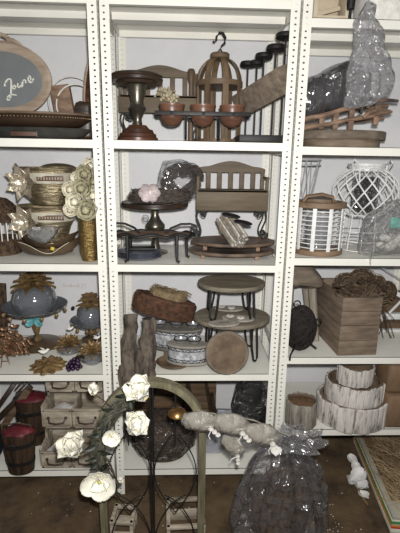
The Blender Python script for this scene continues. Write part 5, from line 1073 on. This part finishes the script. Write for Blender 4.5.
# crates
fl = on(337.5, 356, R4); fr = on(376, 355, R4); d_ = Vector((fr.x-fl.x, fr.y-fl.y, 0)); W = d_.length; ang = math.atan2(d_.y, d_.x); bl = on(317, 323, R4); sd = Vector((bl.x-fl.x, bl.y-fl.y, 0)); 
dep = min(sd.length, .40); sh = ang
hc = at(337.5, 326, fl.y).z-R4; hc2 = at(337.5, 298, fl.y).z-R4-hc
ux_ = d_.normalized(); uy_ = Vector((-ux_.y, ux_.x, 0))
def crate(label, Z, h, skew=0):
    t = thing('wooden_crate', label, 'crate', (fl.x, fl.y, Z), ang, 'weathered wooden crates'); th = .012
    for (cx_, cy_, w_, d2, n_) in ((W/2, th/2, W, th, 'front_board'), (W/2, dep-th/2, W, th, 'back_board'), (th/2, dep/2, th, dep-2*th, 'side_board'), (W-th/2, dep/2, th, dep-2*th, 'side_board')):
        for k in range(2): MB().bbox((cx_, cy_, h*(.25+.5*k)), (w_, d2, h*.485), .002).build(n_, 'crate', t)
    for cx_ in (th+.012, W-th-.012): 
        for cy_ in (th+.012, dep-th-.012): MB().box((cx_, cy_, h/2), (.022, .022, h-.004)).build('corner_block', 'crate_inside', t)
    MB().bbox((W/2, dep/2, .008), (W-2*th, dep-2*th, .01), .002).build('bottom_board', 'crate_inside', t)
crate('lower of the two stacked weathered wooden crates, on the shelf', R4, hc); crate('upper of the two stacked weathered wooden crates, under the wicker hearts', R4+hc+.001, hc2)
# wicker hearts
def wicker_heart(label, x, y, hw, hh, Y, rz, ry, seed, m_='twig_brown'):
    c = at(x, y, Y); s = px(hw, y, Y); sv = px(hh, y, Y); t = thing('wicker_heart', label, 'wreath', c, group='brown wicker hearts'); path = []
    for k in range(40):
        a = 2*PI*k/40; path.append((s*.74*math.sin(a)**3, 0, sv*.78*(13*math.cos(a)-5*math.cos(2*a)-2*math.cos(3*a)-math.cos(4*a))/16))
    mb = MB(T=rot(-25, ry, rz)); twigs(mb, path, 110, s*.36, .0019, seed); mb.build('twigs', m_, t); mb = MB(T=rot(-25, ry, rz)); twigs(mb, path, 26, s*.39, .0017, seed+50); mb.build('pale_twigs', 'straw_dark', t)
wicker_heart('larger brown wicker heart wreath lying on top of the crates', 356, 287, 21, 17, .12, 10, -18, 3)
wicker_heart('smaller brown wicker heart wreath leaning right of the larger one', 379, 292, 15, 18, .17, -20, 25, 7)
c = at(381, 318, .12); mb = MB(); rr = random.Random(31)
for k in range(18):
    a = at(378+rr.uniform(-6, 6), 302+rr.uniform(-4, 6), .15)-c; b = at(383+rr.uniform(-8, 12), 326+rr.uniform(-10, 12), .12)-c; mb.tube([a, (a+b)/2+Vector((rr.uniform(-.02, .02), rr.uniform(-.02, .02), 0)), b], .0022, 5)
one(mb, 'loose_twigs', 'twig_brown', 'loose brown twigs trailing down from the wicker hearts', 'twigs', c)
# white braced rack
Y = .36; t = thing('braced_rack', 'white cross-braced rack with dark brown panels behind the wicker hearts', 'rack', (at(396, 320, Y).x, Y, R4)); o_ = t.location.copy()
def br(a, b, w_, th_, n_, m_, Y_=.33): A = at(*a, Y_)-o_; B = at(*b, Y_)-o_; mb = MB(); plank(mb, A, B, w_, th_); mb.build(n_, m_, t)
br((378, 283), (430, 312), .026, .014, 'brace', 'white_wire'); br((432, 270), (380, 322), .014, .012, 'brace', 'white_wire', .31)
x0_ = at(372, 300, Y).x-o_.x; x1_ = at(440, 300, Y).x-o_.x
zA = at(390, 313, Y).z-R4; zBt = at(390, 292, Y).z-R4; mb = MB(); mb.bbox(((x0_+x1_)/2, .03, (zA+zBt)/2), (x1_-x0_, .02, zBt-zA), .003); mb.build('panel', 'brown_wood', t)
zC = at(390, 320, Y).z-R4; zD = at(390, 342, Y).z-R4; mb = MB(); mb.bbox(((x0_+x1_)/2, .03, (zC+max(zD, .0))/2), (x1_-x0_, .02, zC-max(zD, 0)), .003); mb.build('panel', 'brown_wood', t)
mb = MB(); mb.bbox(((x0_+x1_)/2, .02, (zA+zC)/2), (x1_-x0_, .05, (zA-zC)*.8), .003); mb.build('rail', 'white_wire', t)
mb = MB(); mb.bbox(((x0_+x1_)/2, .02, .008), (x1_-x0_, .05, .016), .003); mb.build('rail', 'white_wire', t)
br((372, 302), (381, 278), .012, .012, 'side_bar', 'white_wire', .30); br((376, 264), (401, 280), .006, .01, 'thin_bar', 'grey_wire', .30)
# --- fourth shelf (R5)
def barktub(label, xc, hw, yrim, ybase, Z, Y=None, sy=.85, fill=None, m_='bark_white', group='white bark tubs', wobb=.05, htop=None):
    q = on(xc, ybase, Z); r = px(hw, (yrim+ybase)/2, q.y+.05); Y = Y or q.y+r*sy; X = at(xc, ybase-4, Y).x; r = px(hw, yrim, Y); h = htop or (at(xc, yrim, Y).z-Z)
    t = thing('bark_tub', label, 'tub', (X, Y, Z), group=group); n = 26
    mb = MB(); mb.lathe([(r*.93, 0), (r*.93, h*.96), (r*.86, h*.96), (r*.86, .008), (.0001, .008)], n=44, sy=sy); mb.build('inner_wall', 'crate_inside', t)
    mb = MB(); rr = random.Random(int(xc*7))
    for i in range(n):
        a = 2*PI*i/n; w_ = 2*PI*r/n*1.06; hh = h*rr.uniform(.97, 1.03); ro = r*rr.uniform(.95, 1.0); T = Matrix.Translation((r*0, 0, 0))@rot(0, 0, math.degrees(a)+90); T2 = Matrix.Diagonal((1, sy, 1, 1))@T
        mb.bbox((0, -ro, hh/2), (w_, r*.08, hh), .006, T2)
    mb.build('bark_strips', m_, t, wob=.006, wsc=40, smooth=60)
    if fill: mb = MB(); mb.lathe([(.0001, h*.80), (r*.86, h*.80), (r*.86, h*.90), (r*.5, h*.94), (.0001, h*.95)], n=36, sy=sy); mb.build('filling', fill, t, wob=.004, wsc=50)
    return X, Y, r, h
barktub('small grey bark tub filled with brown coir, standing left by the post', 300, 15.5, 399, 431, R5, fill='coir', m_='bark_grey', group='bark tubs')
XL, YL, rL, hL = barktub('largest white bark tub at the bottom of the nested stack', 348.5, 34.5, 394, 434, R5)
zM = at(352, 409, YL-.10).z; XM, YM, rM, hM = barktub('middle-sized white bark tub nested in the largest one', 352, 28.5, 378, 408, max(zM, R5+.02), Y=YL+.01)
zS = at(354, 388, YL-.06).z; barktub('smallest white bark tub on top of the nested stack', 354, 18, 364, 388, max(zS, R5+.04), Y=YL+.02)
p = on(396, 430, R5); mb = MB(); hb_ = at(396, 398, p.y).z-R5; mb.bbox((.06, .11, hb_/2), (.20, .2, hb_), .022); one(mb, 'cardboard_box', 'cardboard', 'lower brown cardboard box right of the nested bark tubs', 'box', (at(385, 430, p.y).x+.04, p.y, R5), wob=.006, wsc=14, group='brown cardboard boxes', smooth=50)
mb = MB(); mb.bbox((.06, .13, .09), (.19, .19, .18), .022); one(mb, 'cardboard_box', 'cardboard', 'upper brown cardboard box, stacked on the other one', 'box', (at(385, 430, p.y).x+.035, p.y, R5+hb_+.002), wob=.006, wsc=14, group='brown cardboard boxes', smooth=50)
# --- floor under the right bay
q = on(384, 524, .02); t0 = Vector((q.x, q.y, 0)); top = .20
A = on(390, 533, .0); B = on(352, 440, .0); dv = Vector((B.x-A.x, B.y-A.y, 0)); L = .75; a_ = math.atan2(dv.y, dv.x); hz0 = 0
cols = [('card_white', .028), ('card_red', .010), ('card_orange', .012), ('card_grey', .008), ('card_green', .016), ('card_white', .012), ('card_grey', .02)]
names = ['thick pale board at the bottom of the coloured stack', 'thin red board second from the bottom of the stack', 'orange-brown board in the lower half of the stack', 'thin grey board just under the green one', 'green board in the stack of boards on the floor', 'pale board just above the green one', 'topmost grey board of the stack, with straw on it']
zz = 0
for (m_, h_), lab in zip(cols, names):
    mb = MB(); mb.bbox((L/2, -.20, h_/2), (L, .40, h_*.94), .002); one(mb, 'flat_board', m_, lab, 'board', (A.x+.003*math.sin(zz*300), A.y, zz), rz=a_, group='stack of coloured boards on the floor'); zz += h_
mb = MB(); rr = random.Random(44)
for k in range(320):
    u, v = rr.uniform(.04, .70), rr.uniform(-.37, -.02); a = rr.gauss(.4, .7); l_ = rr.uniform(.04, .11); z = rr.uniform(.002, .012); mb.tube([(u-l_*math.cos(a), v-l_*math.sin(a), z), (u, v, z+.010), (u+l_*math.cos(a), v+l_*math.sin(a), z)], .0011, 4)
one(mb, 'loose_straw', 'straw_pale', 'loose dry straw scattered over the stack of coloured boards', 'straw', (A.x, A.y, zz), rz=a_, kind='stuff')
mb = MB(); mb.bbox((L/2+.05, -.2, .004), (L*.84, .34, .006), .002); one(mb, 'brown_mat', 'coir', 'flat brown mat under the straw on the board stack', 'mat', (A.x, A.y, zz), rz=a_)
q = on(355, 492, .0); t = thing('paper_flower', 'crumpled white paper flower on a thin stick lying on the floor', 'paper flower', (q.x, q.y, 0)); rr = random.Random(6)
for (x, y, a, s_, up_) in ((352, 462, 2.0, 12, .06), (357, 478, .4, 17, .05), (350, 484, -2.2, 15, .03), (362, 488, -.9, 15, .03), (355, 470, 1.2, 12, .07), (364, 498, -1.3, 12, .01)):
    b = on(x, y, up_)-Vector((q.x, q.y, 0)); s2 = px(s_, y, .1); mb = MB(); mb.petal(b-Vector((math.cos(a), math.sin(a), 0))*s2*.5, (math.cos(a), math.sin(a), .25), (0, -.5, 1), s2, s2*.8, .1, .3, 1, .002); mb.build('petal', 'tissue', t, wob=.004, wsc=30)
mb = MB(); b = on(368, 505, .006)-Vector((q.x, q.y, 0)); mb.tube([(0, 0, .05), (b.x*.5, b.y*.5, .02), b], .0025, 5); mb.build('stick', 'straw', t)
mb = MB(); rr = random.Random(88)
for k in range(420):
    x = rr.uniform(-.5, 1.35); y = rr.uniform(-.75, .5)
    if rr.random() < .55: x = rr.uniform(.85, 1.25); y = rr.uniform(-.45, .35)
    s_ = rr.uniform(.0015, .0045); mb.add([(x, y, .0005), (x+s_*2, y+s_*.4, .0005), (x+s_, y+s_*1.8, .0005), (x+s_, y+s_*.6, .0005+s_)], [(0, 2, 1), (0, 1, 3), (1, 2, 3), (2, 0, 3)])
one(mb, 'floor_crumbs', 'tissue', 'tiny pale crumbs scattered over the brown floor', 'debris', (0, 0, 0), kind='stuff', smooth=0)
